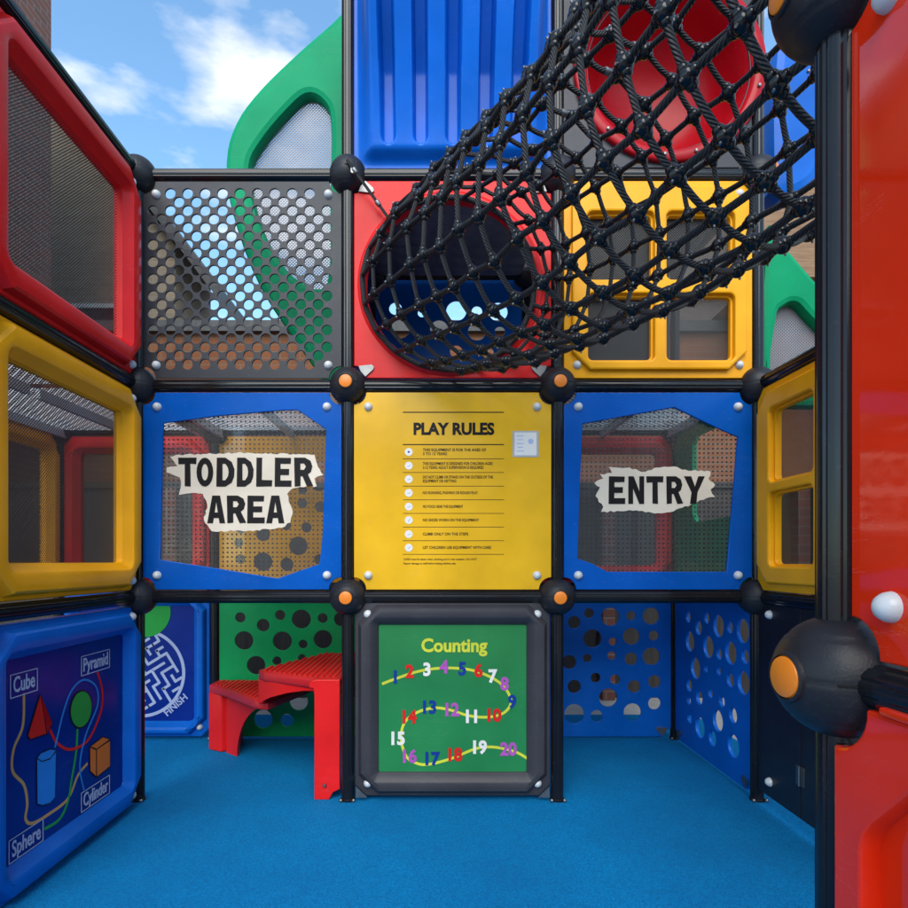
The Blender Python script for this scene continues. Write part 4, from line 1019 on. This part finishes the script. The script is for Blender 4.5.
# ------------------------------------------------------------------ buildings behind
def window_unit(t, x, y, z, w_, h_):
    f = put('window', plate(rrect(w_/2, h_/2, .01, 1), [rrect(w_/2-.06, h_/2-.06, .01, 1)], .06, 0, 0), 'pvc', t, loc=(x, y, z))
    put('pane', box(-w_/2+.05, w_/2-.05, .0, .01, -h_/2+.05, h_/2-.05), 'wglass', f)
t = root('brick_building', (-4.5, 0, 0), 'tall weathered red brick building at the top left behind the red frame', 'building')
put('wall', box(-6, 0, 3, 7.05, 0, 8.2), 'brick_red', t); put('parapet', box(-6.1, .08, 2.9, 7.1, 8.2, 8.4), 'roof', t)
t = root('gabled_house', (-6.2, 9, 0), 'tan brick gabled house with dark roof verge seen through the punched panel', 'building')
HX = 2.25; rz_ = 1.30
y0 = -.2
def gable(xr, zt, slope, ya, yb, half):
    bm = bmesh.new()
    P = [(-half, 0), (half, 0), (half, zt-slope*half), (0, zt), (-half, zt-slope*half)]
    a = [bm.verts.new((x, ya, z)) for x, z in P]; b = [bm.verts.new((x, yb, z)) for x, z in P]; n = len(P)
    bm.faces.new(a[::-1]); bm.faces.new(b)
    for i in range(n): bm.faces.new((a[i], a[(i+1) % n], b[(i+1) % n], b[i]))
    return bm_mesh(bm)
# verge line passes (150,195) and (222,290) at Y = 8.8
(xa, za), (xb, zb) = U(150, 195, 8.8), U(222, 290, 8.8); slope = (za-zb)/(xb-xa); zt = za+slope*(xa+6.2)
wx = U(172, 0, 8.8)[0]+6.2
put('wall', gable(0, zt-.25, slope, -.1, 1.3, wx), 'brick_tan', t)
for s in (-1, 1):
    bm = bmesh.new(); ex = (xb+6.2)*s
    pr_ = [(0, zt), (ex, zt-slope*abs(ex)), (ex, zt-slope*abs(ex)-.20), (0, zt-.20)]
    a = [bm.verts.new((x, -.35, z)) for x, z in pr_]; b = [bm.verts.new((x, 1.4, z)) for x, z in pr_]
    bm.faces.new(a); bm.faces.new(b[::-1])
    for i in range(4): bm.faces.new((a[i], a[(i+1) % 4], b[(i+1) % 4], b[i]))
    put('roof_slope', bm_mesh(bm), 'roof', t)
window_unit(t, 1.2, -.14, 4.3, .9, 1.2)
bt = U(0, 320, 6.8)[1]
t = root('brick_wall', (0, 7, 0), 'orange brick boundary wall behind the play frame', 'wall')
put('wall', box(-4.6, 6.0, -.12, .12, 0, bt-.12), 'brick_orange', t); put('coping', box(-4.65, 6.05, -.2, .2, bt-.12, bt), 'roof', t)
t = root('dark_backdrop', (0, 5.1, 0), 'added dark fence behind the holed back panels', 'backdrop')  # added so the holes look onto something dark
put('boards', box(-4.2, 3.1, -.03, .03, 0, 1.75), 'dark_board', t); put('top_rail', box(-4.2, 3.1, -.06, .04, 1.752, 1.80), 'dark_board', t)
for x in (-4, -2.2, -.4, 1.4, 3.0): put('post', box(x-.05, x+.05, -.14, -.032, 0, 1.74), 'brick_red', t)
t = root('dark_backdrop', (3.1, 3, 0), 'added dark fence at the right side behind the angled blue panel', 'backdrop')  # added to cover the bright paving beyond the side holes with dark
put('boards', box(-.03, .03, -2.5, 2.0, 0, 1.75), 'dark_board', t); put('top_rail', box(-.06, .04, -2.5, 2.0, 1.752, 1.80), 'dark_board', t)
t = root('timber_canopy', (4.2, 6, 0), 'brown timber clad canopy behind the net at right', 'canopy')
z0_, z1_ = U(0, 284, 6)[1], U(0, 150, 6)[1]
put('fascia', box(-1.1, 4, -.15, 2.5, z0_, z1_), 'timber', t)
for x in (.6, 3.6): put('post', box(x-.08, x+.08, .2, .36, 0, z0_), 'timber', t)
# unseen building added behind the camera for reflections and bounced light
t = root('bounce_building', (0, -8, 0), 'unseen cream building added behind the viewer to bounce light', 'building')
put('wall', box(-4.4, 12, -3, 0, 0, 4), 'cream_render', t); put('parapet', box(-4.4, 12.1, -3.1, .08, 4, 4.2), 'roof', t)
for x in (-3, 0, 3, 6):
    f = put('window', plate(rrect(.7, .8, .01, 1), [rrect(.64, .74, .01, 1)], .06, 0, 0), 'pvc', t, loc=(x, .05, 1.9), rot=(0, 0, PI)); put('pane', box(-.65, .65, 0, .01, -.75, .75), 'wglass', f)

# ------------------------------------------------------------------ camera
cam = bpy.data.cameras.new('camera'); co = bpy.data.objects.new('camera', cam); C.objects.link(co)
co.location = (0, 0, H); co.rotation_euler = (PI/2, 0, 0)
cam.sensor_width = 36; cam.lens = F/908*36; cam.shift_x = (454-VX)/908; cam.shift_y = (VY-454)/908
cam.clip_start = .05; cam.clip_end = 1500
sc.camera = co
sc.view_settings.view_transform = 'Standard'; sc.view_settings.look = 'None'; sc.view_settings.gamma = 1
sc.view_settings.exposure = 1.25
sc.render.engine = 'CYCLES'
sc.cycles.transparent_max_bounces = 24
sc.cycles.diffuse_bounces = 6; sc.cycles.max_bounces = 14
